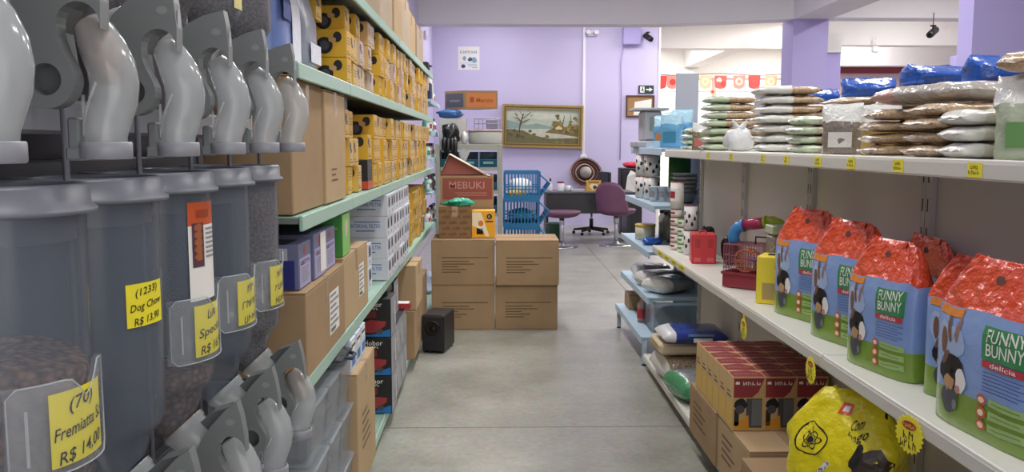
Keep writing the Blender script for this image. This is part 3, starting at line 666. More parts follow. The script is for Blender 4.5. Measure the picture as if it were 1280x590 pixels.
# ---- yellow power tool boxes: one of each kind, then copies
gry = mat('tool_grey_print', '#4b4d55', .45)
fronts = [yel, mat('pale_yellow_print', '#dcb455', .5, var=(9, .1)), mat('tan_box_print', '#cda873', .55, var=(9, .1)), mat('pinkish_tan_print', '#cdb4a5', .55, var=(9, .08))]
def make_tool(k, w, h, d, kind):
    """w along the aisle, d deep; print: black grinder disc and grey grip on the side, small tool on the aisle face"""
    t = thing('power_tool_box', '', 'box', (0, 0, 0), 0, 'yellow power tool boxes')
    MB().box(-d, 0, -w / 2, w / 2, .0005, h - .0008, fronts[k], .002).build('box_body', t)
    p = MB(); f = front(-w / 2 - .0006); f2 = front(-w / 2 - .0012); f3 = front(-w / 2 - .0018)
    p.poly([(-d * .98, h * .02), (-d * .45, h * .02), (-d * .45, h * .3), (-d * .98, h * .3)], mat('dark_box_print', '#2a2426', .5), f)
    p.poly([(-d * .98, h * .3), (-d * .5, h * .3), (-d * .42, h * .98), (-d * .98, h * .98)], mat('maroon_box_print', '#6b2430', .5), f)
    p.text('~ampere', h * .09, white, front(-w / 2 - .0012, -d * .74, h * .16), d * .35) if kind == 0 else None
    p.disc(-d * .3, h * .42, h * .3, h * .3, blk, f2, 16, 1).disc(-d * .3, h * .42, h * .17, h * .17, gry, f3, 12, 1).disc(-d * .12, h * .72, h * .16, h * .19, blk, f2, 12, 1).disc(-d * .19, h * .62, h * .14, h * .1, mat('skin_tan_print', '#c49a6a', .5), f3, 10, 1)
    p.build('printed_picture', t, fix=False); p = MB(); g0 = aisle_l(.0003); g = aisle_l(.0006); g2 = aisle_l(.0012)
    p.patch(-w * .44, w * .49, .004, h - .004, (mat('mellow_yellow_print', '#d9ad48', .5, var=(14, .12)), mat('tan_face_print', '#d6b377', .5, var=(14, .12)), mat('pale_tan_face_print', '#cfb48f', .5, var=(14, .12)), mat('pinkish_face_print', '#cfb9ae', .5, var=(14, .1)))[k], g0)
    if kind == 1: p.disc(-w * .2, h * .72, w * .2, h * .15, blk, g, 10, 1).disc(-w * .05, h * .55, w * .2, h * .08, gry, g2, 8, 1)
    if kind == 2: p.poly([(-w * .4, h * .5), (-w * .4, h * .92), (w * .0, h * .92), (-w * .1, h * .6)], blk, g)
    p.patch(-w * .35, w * .35, h * .12, h * .17, mat('brown_box_print', '#8a6a35', .6), g).patch(-w * .35, w * .1, h * .22, h * .25, mat('brown_box_print', '#8a6a35', .6), g)
    if kind == 0:
        for q in range(3): p.patch(-w * .35, w * .3, h * (.5 + q * .1), h * (.54 + q * .1), mat('brown_box_print', '#8a6a35', .6), g)
    p.patch(-w * .49, -w * .45, 0.002, h - .002, kraftd, g).build('printed_panel', t, fix=False)
    return t
PROTO = {}
def tool(k, w, h, d, kind, loc, lab):
    key = (k, w, h, d, kind)
    if key not in PROTO: PROTO[key] = t = make_tool(*key); t.location = loc; t['label'] = lab; return t
    return copy_tree(PROTO[key], lab, loc)
def tool_run(y0, n, w, h, layers, z, x, where, heights=None, seed=1, pal=(0, 0, 1, 2), dd=.3):
    r = random.Random(seed)
    for c in range(n):
        L_ = heights[c] if heights else layers
        for q in range(L_):
            k = r.choice(pal if c < n * .4 else (0, 1, 2, 3, 2) if z > 1.6 else (0, 0, 1, 1, 2)) if c > 1 else 0; kind = r.choice((0, 0, 1, 2)) if c else 0
            tool(k, w, h, dd, kind, (x + r.uniform(-.03, .006), y0 + c * (w + .002), z + q * (h + .0005)), 'yellow tool box %s, %s column, %s layer' % (where, ORD[c + 1] if c < 30 else 'last', LAY[q]))
tool_run(3.72, 7, .118, .115, 3, S2, -.625, 'of the near group, second shelf', [2, 3, 2, 3, 3, 3, 3], 2, (0, 1, 1, 2))
tool_run(4.72, 24, .13, .114, 3, S2, -.6 + .0, 'of the far group, second shelf', None, 3, (0, 0, 0, 1, 2, 3))
# a dark red box behind the first yellow column, standing boxes of yellow tools at the very front
t = thing('dark_red_tool_box', 'dark red and black box behind the first yellow column on the second shelf', 'box', (-.83, 3.5, S2))
MB().box(-.16, .1, -.11, .09, 0, .24, mat('maroon_box_print', '#6b2430', .5), .003).build('box_body', t)
MB().patch(-.15, .09, .0, .085, mat('dark_box_print', '#2a2426', .5), front(-.1106)).text('~professio', .02, white, front(-.1112, -.04, .06), .13).text('~angle grind', .02, white, front(-.1112, -.03, .032), .15).build('printed_panel', t, fix=False)
for i in range(4):
    tool(0, .118, .115, .3, 1, (-.7 - .0, 3.5 - .11 * 0 + 0, S2 + .24), 'yellow power tool box lying on the dark red box') if i == 0 else None
tool_run(3.57, 5, .1, .12, 3, S3, -.625, 'of the near group, third shelf', [3, 3, 2, 3, 2], 4, (0, 1, 2), .28)
t = thing('black_orange_box', 'black box with an orange base stripe among the yellow boxes on the third shelf', 'box', (-.71, 4.2, S3))
MB().box(-.15, .1, -.075, .075, 0, .14, blk, .003).build('box_body', t)
MB().patch(-.15, .1, 0.003, .04, mat('orange_red_print', '#c8492f', .5), front(-.0756)).patch(-.1, .03, .07, .12, gry, front(-.0756)).patch(-.074, .074, 0.003, .04, mat('orange_red_print', '#c8492f', .5), aisle_l(.1006)).build('printed_panel', t, fix=False)
tool(0, .13, .12, .3, 1, (-.61, 4.2, S3 + .1405), 'yellow power tool box lying on the black and orange box')
tool_run(4.36, 26, .13, .12, 3, S3, -.6, 'of the far group, third shelf', None, 5, (0, 0, 0, 1, 1, 2))
tool_run(6.22, 11, .13, .125, 3, S4, -.61, 'on the fourth shelf', None, 6, (0, 0, 1))
# grey bin on top of the near group, third shelf
t = thing('grey_plastic_bin', 'dark grey plastic bin standing on the near yellow boxes of the third shelf', 'bin', (-.74, 3.68, S3 + .3615))
for k in range(1):
    MB().box(-.1, .1, -.09, .09, 0, .012, gry, .002).box(-.1, -.09, -.09, .09, .012, .07, gry).box(.09, .1, -.09, .09, .012, .07, gry).box(-.09, .09, -.09, -.08, .012, .07, gry).box(-.09, .09, .08, .09, .012, .07, gry).build('bin_body', t, fix=False)
    MB().box(-.06, .06, .0, .0, 0, 0, white).patch(-.07, .07, .02, .05, white, front(-.0906)).build('label_strip', t, fix=False)
# blue and white foil bag hanging beside the last upper dispenser
t = thing('blue_white_bag', 'blue and white glossy pet food bag standing on the second shelf by the dispensers', 'bag', (-.74, 2.9, S2))
bluefoil = mat('blue_white_foil', '#6f82bb', .25, bump=(25, .35, .01)); whitefoil = mat('white_foil', '#dfe2ec', .25, bump=(25, .35, .01))
for_parts = MB()
prof = [(.15, .06, 0), (.155, .075, .06), (.155, .07, .2), (.15, .04, .3), (.145, .012, .37)]
def foil_loop(w, d, z, n=20): return [Vector((d * abs(math.cos(2 * PI * k / n)) ** .6 * math.copysign(1, math.cos(2 * PI * k / n)), w * abs(math.sin(2 * PI * k / n)) ** .6 * math.copysign(1, math.sin(2 * PI * k / n)), z)) for k in range(n)]
MB().loft([foil_loop(*p) for p in prof], bluefoil).build('bag_body', t)
MB().patch(-.02, .1, .03, .3, whitefoil, lambda a, b: (.0785 - .0 if b < .2 else .0785 - (b - .2) * .35, a, b), 2, 6).patch(-.13, -.03, .15, .25, mat('deep_blue_foil', '#2c4590', .25), lambda a, b: (.0775 if b < .2 else .0775 - (b - .2) * .35, a, b), 2, 4).build('printed_panel', t, fix=False)
t = thing('grey_white_bag', 'grey and white pet food bag behind the blue and white bag, before the yellow boxes', 'bag', (-.74, 3.24, S2))
MB().loft([foil_loop(w * .9, d, z) for w, d, z in prof], mat('grey_foil', '#8f93a2', .3, bump=(25, .35, .01))).build('bag_body', t)
MB().patch(-.08, .1, .05, .12, whitefoil, lambda a, b: (.0785, a, b)).build('printed_panel', t, fix=False)
# cartons on the top shelf
cx = [( -1.0, -.62, 4.75, 5.3, .42), (-1.0, -.61, 5.32, 5.8, .4), (-1.0, -.62, 5.82, 6.3, .36), (-1.0, -.63, 6.34, 6.9, .33), (-1.0, -.62, 6.95, 7.5, .3)]
for i, (x0, x1, y0, y1, h) in enumerate(cx):
    carton('cardboard carton on the top green shelf, %s from the viewer' % ORD[i + 1], x0, x1, y0, y1, S1, S1 + h, kraft2 if i % 2 else mat('greyish_cardboard', '#b5a08a', .8, var=(6, .1)), 'x', group='cartons on the top shelf')
t = thing('black_case', 'flat black case sticking out between cartons on the top shelf', 'case', (-.64, 7.64, S1)); MB().box(-.2, .06, -.1, .1, 0, .06, blk, .008).build('case_shell', t); MB().tube([(.06, -.03, .03), (.08, -.03, .03), (.08, .03, .03), (.06, .03, .03)], .006, gry, 6).build('handle', t)

# ---- bottom deck
D5 = .0785
redb = mat('red_tool_print', '#a8343a', .45); bluep = mat('bright_blue_print', '#1f75bd', .45); silver = mat('silver_grey_board', '#9c9ea4', .45)
def make_tank():
    w, d, h = .3, .215, .205
    t = thing('boxed_power_washer', '', 'box', (0, 0, 0), 0, 'black red and blue tool boxes on the bottom shelf')
    MB().box(-w, 0, -d / 2, d / 2, .0005, h - .001, blk, .002).build('box_body', t)
    p = MB(); f = front(-d / 2 - .0006); f2 = front(-d / 2 - .0012)
    p.poly([(-w * .98, .004), (-.004, .004), (-.004, h * .22), (-w * .3, h * .08), (-w * .98, h * .04)], bluep, f)
    p.poly([(-w * .62, h * .12), (-w * .3, h * .12), (-w * .1, h * .3), (-w * .08, h * .42), (-w * .35, h * .46), (-w * .55, h * .34), (-w * .75, h * .22)], redb, f2).patch(-w * .6, -w * .25, h * .5, h * .68, mat('dark_red_print', '#75262c', .5), f2)
    p.disc(-w * .2, h * .16, w * .06, h * .08, gry, front(-d / 2 - .0018)).disc(-w * .55, h * .16, w * .07, h * .08, gry, front(-d / 2 - .0018))
    p.text('Hobor', h * .13, white, front(-d / 2 - .0012, -w * .32, h * .85)).text('~pro', h * .07, white, front(-d / 2 - .0012, -w * .27, h * .75))
    g = aisle_l(.0006); p.patch(-d * .49, d * .49, .003, h - .003, silver, g).patch(-d * .1, d * .25, h * .1, h * .5, mat('grey_print', '#8f8d93', .6), aisle_l(.0012)).patch(d * .3, d * .4, h * .2, h * .8, white, aisle_l(.0012))
    p.build('printed_panel', t, fix=False); return t
pt = make_tank(); first = True
for c, n in enumerate((3, 2, 2, 2)):
    for r in range(n):
        loc = (-.553 - (.0 if c == 0 else .012), 4.575 + c * .218, D5 + r * .2055); lab = 'black, red and blue tool box in the %s column, %s layer, on the bottom shelf' % (ORD[c + 1], LAY[r])
        if first: pt.location = loc; pt['label'] = lab; first = False
        else: copy_tree(pt, lab, loc)
copy_tree(pt, 'black, red and blue tool box set on top of the farther columns, turned end on', (-.6, 5.115, D5 + 2 * .2055))
t = thing('red_white_box', 'small flat red and white box lying on the black tool boxes', 'box', (-.66, 5.28, D5 + 2 * .2055)); MB().box(-.1, .13, -.035, .06, 0, .035, redb, .002).build('box_body', t); MB().patch(-.09, .12, -.03, .055, white, topf(.0356)).build('printed_panel', t)
# black trays under the fourth shelf
t = thing('black_tray', 'stacked black plastic tray under the fourth green shelf, above the black tool boxes', 'tray', (-.72, 4.66, D5 + 3 * .2055 - .0))
tr = MB().box(-.14, .14, -.1, .1, 0, .008, blk)
for a in ((-.14, -.13, -.1, .1), (.13, .14, -.1, .1), (-.13, .13, -.1, -.09), (-.13, .13, .09, .1)): tr.box(*a, .008, .028, blk)
tr.build('tray_body', t, fix=False)
# upright flat carton, white folders, dark bag and the clear tubs
t = carton('tall cardboard carton on the bottom shelf beside the black and red tool boxes', -.9, -.555, 3.38, 3.86, D5, .585, kraft2, 'x'); p = MB()
for st in lines(5, .14, .1, .035, 3): p.patch(*st, ink, aisle_l(.1735, 0, .2))
p.build('printed_marks', t, fix=False)
for i in range(3):
    t = thing('white_document_box', 'white and blue document box standing on the tall carton, %s from the viewer' % ORD[i + 1], 'box file', (-.7, 3.45 + i * .13, .586), 0, 'white document boxes on the tall carton')
    MB().box(-.12, .12, -.055, .055, 0, .134, mat('pale_blue_white_board', '#cfd5e2', .5), .003).build('box_body', t)
    MB().patch(-.04, .04, .02, .06, fb, aisle_l(.1206)).patch(-.03, .03, .08, .125, white, aisle_l(.1206)).patch(-.1, .1, .05, .11, fb, front(-.0556)).patch(-.04, .04, .1, .11, black, aisle_l(.121)).build('printed_panel', t, fix=False)
tubm = mat('clear_tub_plastic', '#aab2ba', .2, alpha=.4, spec=.5)
def tub(lab, loc):
    t = thing('clear_plastic_tub', lab, 'plastic tub', loc, 0, 'clear plastic tubs on the bottom shelf')
    def rl(w, d, z): return [Vector((w * a, d * b, z)) for a, b in ((-1, -.9), (-.9, -1), (.9, -1), (1, -.9), (1, .9), (.9, 1), (-.9, 1), (-1, .9))]
    MB().loft([rl(.1, .105, .002), rl(.115, .115, .19)], tubm, True, False, smooth=False).build('tub_wall', t)
    MB().loft([rl(.115, .115, .1903), rl(.122, .124, .1908), rl(.122, .124, .198), rl(.115, .115, .2)], tubm, False, True, smooth=False).build('lid', t)
    MB().box(-.085, .085, -.09, .09, .006, .1, mat('grey_contents', '#74777c', .7, var=(20, .3)), .02).build('contents', t)
    return t
for c in range(3):
    for r in range(3):
        tub('clear plastic tub in the %s stack from the viewer, %s of three' % (ORD[c + 1], ('bottom', 'middle', 'top')[r]), (-.69, 2.62 + .13 + c * .251, D5 + r * .2012))
t = thing('dark_folded_bag', 'dark navy folded bag squeezed between the clear tubs and the fourth shelf', 'bag', (-.76, 3.2, D5 + 3 * .2012 + .002))
db = MB(); lp = []
for k in range(9):
    u = k / 8; r = .004 + .044 * math.sin(PI * min(1, .12 + u * .8)); lp.append([Vector((-.16 + .36 * u, .13 * math.cos(2 * PI * q / 12) * (.75 + .25 * math.sin(u * 9 + q)), .027 + r * .48 * math.sin(2 * PI * q / 12))) for q in range(12)])
db.loft(lp, mat('navy_cloth', '#20222e', .7, var=(20, .3))).build('bag_body', t); MB().tube([(.18, -.05, .03), (.22, -.03, .02), (.22, .04, .02), (.18, .06, .03)], .008, mat('navy_strap', '#30364e', .7), 6).build('strap', t)
# cartons further along the bottom shelf
carton('worn cardboard carton on the bottom shelf before the black speaker, lower one', -.95, -.54, 5.62, 6.2, D5, .4, kraft, 'x', marks=[(aisle_l(.206, 0, .12), lines(3, .12, .05, .03, 5), ink)])
carton('worn cardboard carton stacked on the lower one before the black speaker', -.95, -.53, 5.66, 6.12, .4015, .7, kraft2, 'x')
carton('cardboard carton on the bottom shelf farthest along the green run', -.97, -.56, 6.3, 6.9, D5, .5, kraft, 'x')
carton('small cardboard carton on the bottom shelf just beyond the black and red tool boxes', -.9, -.6, 5.45, 5.61, D5, .34, kraft2, 'x')
# ================================================================== carton wall in the aisle
mk = [(-.17, .2, .0, .008), (-.17, .05, -.03, -.022), (-.17, .09, -.052, -.044), (-.17, -.04, -.074, -.066), (-.17, .03, -.096, -.088), (-.17, -.02, -.118, -.11)]
Y0 = 6.9
bw = .508; xs = -.522
for i, (x0, nm) in enumerate(((xs, 'left'), (xs + bw + .006, 'right'))):
    for r in range(2):
        x1 = x0 + bw - (.0 if i == 0 else .004); z0 = r * .367
        carton('large brown cardboard carton in the %s stack of the aisle wall, %s of two' % (nm, ('bottom', 'top')[r]), x0 + (.006 * r if i else 0), x1 + (.008 * r if i else 0), Y0 - (.03 * r if i else 0), Y0 + .46, z0, z0 + .366, kraft, 'x', marks=[(front(-(.23 + (.015 * r if i else 0)) - .0006, 0, .22), mk, ink)], group='large cartons standing in the aisle')
z1 = .735
# patterned carton, yellow box, red lettered carton with open lid, green bag
t = carton('dark brown carton with rows of printed words, on the stacked aisle cartons', -.468, -.205, 7.02, 7.3, z1, z1 + .258, mat('reddish_kraft', '#8f6d4a', .8, var=(6, .15)), 'y')
p = MB(); dk = mat('dark_brown_print', '#4f3320', .6)
for r in range(5):
    for c in range(3):
        q = front(-.1406, -.09 + c * .085 + (.02 if r % 2 else -.01), .035 + r * .047); p.text('~festa', .024, dk, lambda x, y, q=q: q(x, y + x * .12), .06)
p.build('printed_words', t, fix=False)
t = thing('yellow_white_box', 'yellow and white printed box beside the dark brown carton on the stack', 'box', (-.105, 7.14, z1))
w, d, h = .192, .2, .222
MB().box(-w / 2, w / 2, -d / 2, d / 2, .0005, h, mat('orange_yellow_board', '#eba91f', .5), .002).build('box_body', t)
p = MB(); f = front(-d / 2 - .0006); f2 = front(-d / 2 - .0012); f3 = front(-d / 2 - .0018)
p.poly([(-.09, .07), (-.09, .21), (-.02, .21), (.05, .012), (.02, .012)], mat('cream_print', '#efe3c2', .5), f).poly([(-.09, .01), (-.09, .1), (-.0, .06), (.02, .01)], mat('orange_yellow_board', '#eba91f', .5), f2)
p.disc(.05, .175, .022, .022, black, f2, 14, 1).text('~b', .02, white, front(-d / 2 - .0018, .05, .175)).patch(.02, .08, .13, .14, black, f2)
p.patch(-.055, .0, .03, .085, white, f2)
for k in range(8): p.patch(-.05 + k * .006, -.0475 + k * .006 + .001 * (k % 2), .04, .08, black, f3)
p.disc(-.02, .12, .022, .025, mat('orange_print', '#d97a1c', .5), f2, 12, 1); p.build('printed_panel', t, fix=False)
# green plastic bag crumpled on top of the patterned carton
def crumple(name, label, cat, loc, rx, ry, rz, m, seed, n=14, amp=.25, group=None, knot=None, pw=.8):
    t = thing(name, label, cat, loc, 0, group); lp = []
    for k in range(n):
        v = k / (n - 1); zz = rz * (1 - math.cos(PI * v)) / 2 * 2 / 2; e = max(.02, math.sin(PI * (.06 + .9 * v))) ** pw; lo = []
        for q in range(24):
            a = 2 * PI * q / 24; w = 1 + amp * noise.noise(Vector((math.cos(a) * 1.8 + seed, math.sin(a) * 1.8, v * 3.2 + seed)))+ amp * .5 * noise.noise(Vector((math.cos(a) * 5 + seed, math.sin(a) * 5, v * 7)))
            lo.append(Vector((rx * e * w * math.cos(a), ry * e * w * math.sin(a), zz * (1 if v < .3 else 1 + amp * .4 * noise.noise(Vector((a, seed, v * 2)))))))
        lp.append(lo)
    MB().loft(lp, m).build('bag_body', t)
    if knot: 
        mm = MB()
        for s in (-1, 1): mm.tube([(0, 0, rz * .93), (s * rx * .2, 0, rz * 1.02), (s * rx * .5, -.01, rz * 1.12 + .02)], [.012, .016, .006], m, 8)
        mm.tube([(0, 0, rz * .9), (0, 0, rz * 1.03)], [.014, .014], m, 8); mm.build('knot', t, fix=False)
    return t
crumple('green_plastic_bag', 'crumpled sea-green plastic bag on the front edge of the dark brown carton', 'bag', (-.3, 7.085, z1 + .2605), .115, .055, .06, mat('sea_green_plastic', '#2fa98c', .25, bump=(40, .8, .015)), 3.3, amp=.75)
# red and brown carton with the lid open
t = thing('red_lettered_carton', 'brown carton with dull red lettered panel and open lid, on the aisle stack', 'carton', (-.235, 7.36, z1 + .0))
# it stands on the second, deeper row of cartons
carton('brown cardboard carton standing behind the left aisle stack under the red lettered carton', xs + .02, xs + .5, 7.385, 7.66, 0, .5, kraft, 'x'); carton('brown cardboard carton behind the dark brown one, carrying the red lettered carton', xs + .03, xs + .49, 7.385, 7.66, .5015, .955, kraft, 'x')
t.location = (-.25, 7.53, .957); w, d, h = .455, .27, .275
m = MB()
for b in ((-w / 2, w / 2, -d / 2, -d / 2 + .005), (-w / 2, w / 2, d / 2 - .005, d / 2), (-w / 2, -w / 2 + .005, -d / 2 + .005, d / 2 - .005), (w / 2 - .005, w / 2, -d / 2 + .005, d / 2 - .005)): m.box(*b, 0.0005, h, kraft)
m.box(-w / 2 + .005, w / 2 - .005, -d / 2 + .005, d / 2 - .005, .001, .006, kraft).build('carton_body', t, fix=False)
dred = mat('dull_red_print', '#8e4a40', .6)
p = MB().patch(-w / 2 + .02, w / 2 - .01, .07, h - .02, dred, front(-d / 2 - .0006)).text('MEBUKI', .062, mat('pale_red_print', '#b98b7e', .6), front(-d / 2 - .0012, .0, .19), .3)
for k in range(2): p.patch(-.1 + k * .02, .17, .125 - k * .02, .13 - k * .02, mat('pale_red_print', '#b98b7e', .6), front(-d / 2 - .0012))
p.build('printed_panel', t, fix=False)
fl = MB().box(0, .38, -d / 2, d / 2, 0, .005, kraft2).patch(0.005, .37, -d / 2 + .005, d / 2 - .005, dred, topf(-.0006)); M = Matrix.Translation((-w / 2, 0, h)) @ Matrix.Rotation(math.radians(-60), 4, 'Y'); 
# lid flaps: the left one stands up and leans over, the right one is a pale sloping board
fl2 = MB().poly([(-.22, .005), (-.14, .175), (.18, .01)], dred, lambda x, y: (x, -d / 2 - .0 + .02 + .1 * y, h + y)).build('lid_side', t, fix=False)
M = Matrix.Translation((-.15, 0, h + .185)) @ Matrix.Rotation(math.radians(29), 4, 'Y')
MB().box(0, .4, -d / 2 + .0, d / 2, -.006, 0, mat('pale_card_edge', '#d9cdbb', .7)).xf(M).build('lid_flap', t, fix=False)
M = Matrix.Translation((-w / 2 + .003, 0, h)) @ Matrix.Rotation(math.radians(-67), 4, 'Y'); MB().box(0, .19, -d / 2, d / 2, 0, .005, kraft).xf(M).build('lid_flap', t, fix=False)
# black loudspeaker / subwoofer on the floor
t = thing('black_speaker_box', 'black box loudspeaker standing on the concrete floor before the stacked cartons', 'loudspeaker', (-.425, 6.25, 0), math.radians(-12))
w, d, h = .165, .29, .28
MB().box(-w / 2, w / 2, -d / 2, d / 2, .012, h, mat('black_vinyl_cabinet', '#17171a', .4), .008).build('cabinet', t)
MB().box(-w / 2 + .008, w / 2 - .008, -d / 2 - .008, -d / 2, .02, h - .01, mat('dark_grey_front', '#232329', .5), .004).build('front_baffle', t)
MB().lathe([(.055, 0), (.055, .006), (.045, .008), (.03, -.002), (.012, .006), (.001, .008)], mat('cone_black', '#0e0e10', .3), (0, -d / 2 - .0085, .185), 20, M=Matrix.Rotation(PI / 2, 3, 'X')).build('cone', t)
MB().text('teac', .012, mat('grey_print', '#8f8d93', .6), front(-d / 2 - .0086, .0, .275)).build('badge', t, fix=False) if False else None
for x in (-.06, .06):
    for y in (-.12, .12): MB().cyl((x, y, 0), (x, y, .012), .012, blk, 8).build('foot', t)

# ================================================================== metal rack with blue bins
t = thing('metal_rack', 'beige-grey metal rack with blue storage bins behind the stacked cartons', 'rack', (-.27, 8.9, 0))
rkm = mat('beige_grey_rack', '#a5a79c', .45); w, d = .312, .22; zt = P(590, 180, 8.68).z
for x in (-w, w):
    for y in (-d, d): MB().box(x - .022, x + .022, y - .02, y + .02, 0, zt, rkm, .003).build('post', t)
for z in (.1, .5, .8, 1.03, 1.26, zt - .03): 
    m = MB().box(-w + .0225, w - .0225, -d, d, z, z + .006, rkm); m.box(-w + .0225, w - .0225, -d - .012, -d, z - .025, z + .008, rkm).box(-w + .0225, w - .0225, d, d + .012, z - .025, z + .008, rkm); m.build('rack_shelf', t, fix=False)
MB().box(-w + .0225, w - .0225, -d - .018, -d - .0125, zt - .06, zt, rkm, .003).build('top_rail', t)
bb = mat('petrol_blue_plastic', '#1d5f7c', .35); first = None
for r, z in enumerate((1.269, 1.039, .809)):
    for c in range(3):
        lab = 'petrol blue open-fronted storage bin, %s row, %s in the metal rack' % (('top', 'second', 'third')[r], ('left', 'middle', 'right')[c])
        loc = (-.27 - .192 + c * .192, 8.86, z)
        if first is None:
            first = b = thing('storage_bin', lab, 'storage bin', loc, 0, 'petrol blue bins in the metal rack')
            m = MB().box(-.09, .09, -.17, .17, .001, .008, bb).box(-.09, -.084, -.17, .17, .008, .15, bb).box(.084, .09, -.17, .17, .008, .15, bb).box(-.084, .084, .164, .17, .008, .15, bb)
            m.prism([(-.17, .008), (-.2, .075), (-.194, .078), (-.164, .008)], 0, -.084, .084, bb); m.build('bin_body', b, fix=False)
            MB().patch(-.05, .05, -.012, .012, mat('pale_bin_label', '#9fc1c9', .4), lambda x, y: (x, -.188 - y * .447, .045 + y)).build('label', b, fix=False)  # pale blue-grey label patch on the sloping bin front
            MB().box(-.09, .09, -.2, -.17, .07, .08, bb, .003).build('lip', b)
        else: copy_tree(first, lab, loc)
t = thing('hanging_cloth', 'white cloth hanging over the top row of the blue bins', 'cloth', (-.47, 8.64, 1.3))
MB().poly([(-.05, .1), (.0, .15), (.06, .11), (.02, .02), (-.02, .0)], mat('grey_white_cloth', '#c9cccc', .8), lambda x, y: (x, -.01 - .02 * math.sin(x * 30), y)).build('cloth_sheet', t, fix=False); t.location = (-.32, 8.642, 1.31)
zt2 = zt + .001
t = thing('grey_drum', 'low grey drum with a pinkish lid on top of the metal rack', 'drum', (-.11, 8.86, zt2))
MB().lathe([(.165, 0), (.17, .01), (.172, .12), (.168, .125)], mat('light_grey_plastic', '#b9b9b4', .5), (0, 0, 0), 28).build('drum_body', t); MB().lathe([(.18, .1255), (.18, .138), (.17, .142), (.01, .143)], mat('pinkish_lid', '#b79f9f', .45), (0, 0, 0), 28).build('lid', t)
t = crumple('black_bag', 'limp black bag hanging over the front of the metal rack', 'bag', (-.455, 8.735, zt2), .085, .085, .2, mat('black_bag_plastic', '#141416', .4, bump=(30, .4, .01)), 9.1, amp=.6)
m = MB()
for k, (x, ln) in enumerate(((-.06, .1), (-.02, .17), (.02, .12), (.05, .19))): m.tube([(x * .8, -.07, .05), (x, -.105, .03), (x * 1.05, -.108, -ln * .5), (x * .9 + .008, -.1, -ln)], [.03, .026, .02, .006], mat('black_bag_plastic', '#141416'), 8)
m.build('hanging_fold', t)
crumple('white_bag', 'small crumpled white bag between black bag and grey drum', 'bag', (-.318, 8.72, zt2), .036, .05, .12, mat('white_bag_plastic', '#d6d6d6', .4, bump=(30, .4, .01)), 4.7)
# a taller stack at the back of the rack top that carries the blue bags and the orange carton
carton('white flat carton at the back of the rack top under the blue bags', -.58, -.3, 8.9, 9.1, zt2, zt2 + .26, mat('white_carton_board', '#d5d2ce', .7), 'x')
crumple('blue_bag', 'shiny blue and white bag lying on the rack top pile under the orange carton', 'bag', (-.47, 8.97, zt2 + .2615), .13, .09, .09, mat('shiny_blue_bag', '#3b66a6', .25, bump=(40, .5, .01)), 6.4)
t = thing('wire_basket', 'small wire basket with a lilac-grey box standing on the grey drum', 'basket', (-.09, 8.87, zt2 + .144)); wm = mat('basket_wire', '#8f8f99', .35, metal=.6); m = MB()
for z in (.004, .06, .11):
    c = [(-.13, -.08, z), (.13, -.08, z), (.13, .08, z), (-.13, .08, z), (-.13, -.08, z)]
    for a, b in zip(c, c[1:]): m.cyl(a, b, .003, wm, 6)
for k in range(7):
    x = -.13 + k * .26 / 6
    for y in (-.08, .08): m.cyl((x, y, .004), (x, y, .11), .002, wm, 5)
    m.cyl((x, -.08, .004), (x, .08, .004), .002, wm, 5)
m.build('basket_mesh', t, fix=False)
t = thing('lilac_grey_box', 'small lilac-grey box inside the wire basket', 'box', (-.04, 8.87, zt2 + .152)); MB().box(-.06, .06, -.05, .05, 0, .09, mat('lilac_grey_board', '#8f8ca6', .5), .004).build('box_body', t); MB().box(-.061, .061, -.051, .051, .07, .092, mat('lilac_grey_lid', '#a3a0b8', .5), .003).build('lid', t)
# orange and dark grey carton
zo = zt2 + .355
t = thing('orange_grey_carton', 'orange and dark grey printed carton on top of the rack pile', 'carton', (-.24, 9.0, zo)); A = P(555, 142, 8.9).x + .24; B = P(622, 142, 8.9).x + .24; w1 = P(581, 142, 8.9).x + .24; h = P(590, 119, 8.9).z - P(590, 142, 8.9).z
MB().loft([[(A, .06, 0), (w1, -.1, 0), (B, -.075, 0), (B - .2, .12, 0)], [(A, .06, h), (w1, -.1, h), (B, -.075, h), (B - .2, .12, h)]], mat('tan_carton', '#9d7b58', .7), smooth=False).build('carton_body', t)
def fo(x, y):                                                     # print on the orange front
    return (w1 + (B - w1) * x, -.1 + .025 * x - .0008, h * y)
def fg(x, y): return (A + (w1 - A) * x - .0004, .06 - .16 * x - .0006, h * y)
p = MB().patch(.06, .95, .1, .86, mat('orange_carton_print', '#c8793a', .6), fo).patch(.05, .93, .1, .86, mat('slate_carton_print', '#595963', .6), fg)
p.text('Maruto', .24, mat('dark_orange_print', '#8c4a1e', .6), lambda x, y: tuple(Vector(fo(.6 + x, .47 + y)) + Vector((0, -.0025, 0))), .5).patch(.16, .28, .35, .65, mat('dark_orange_print', '#8c4a1e', .6), lambda x, y: tuple(Vector(fo(x, y)) + Vector((0, -.0006, 0)))).patch(.25, .75, .4, .5, mat('grey_slate_print', '#84848f', .6), lambda x, y: tuple(Vector(fg(x, y)) + Vector((-.0006, -.0008, 0))))
p.build('printed_panel', t, fix=False)

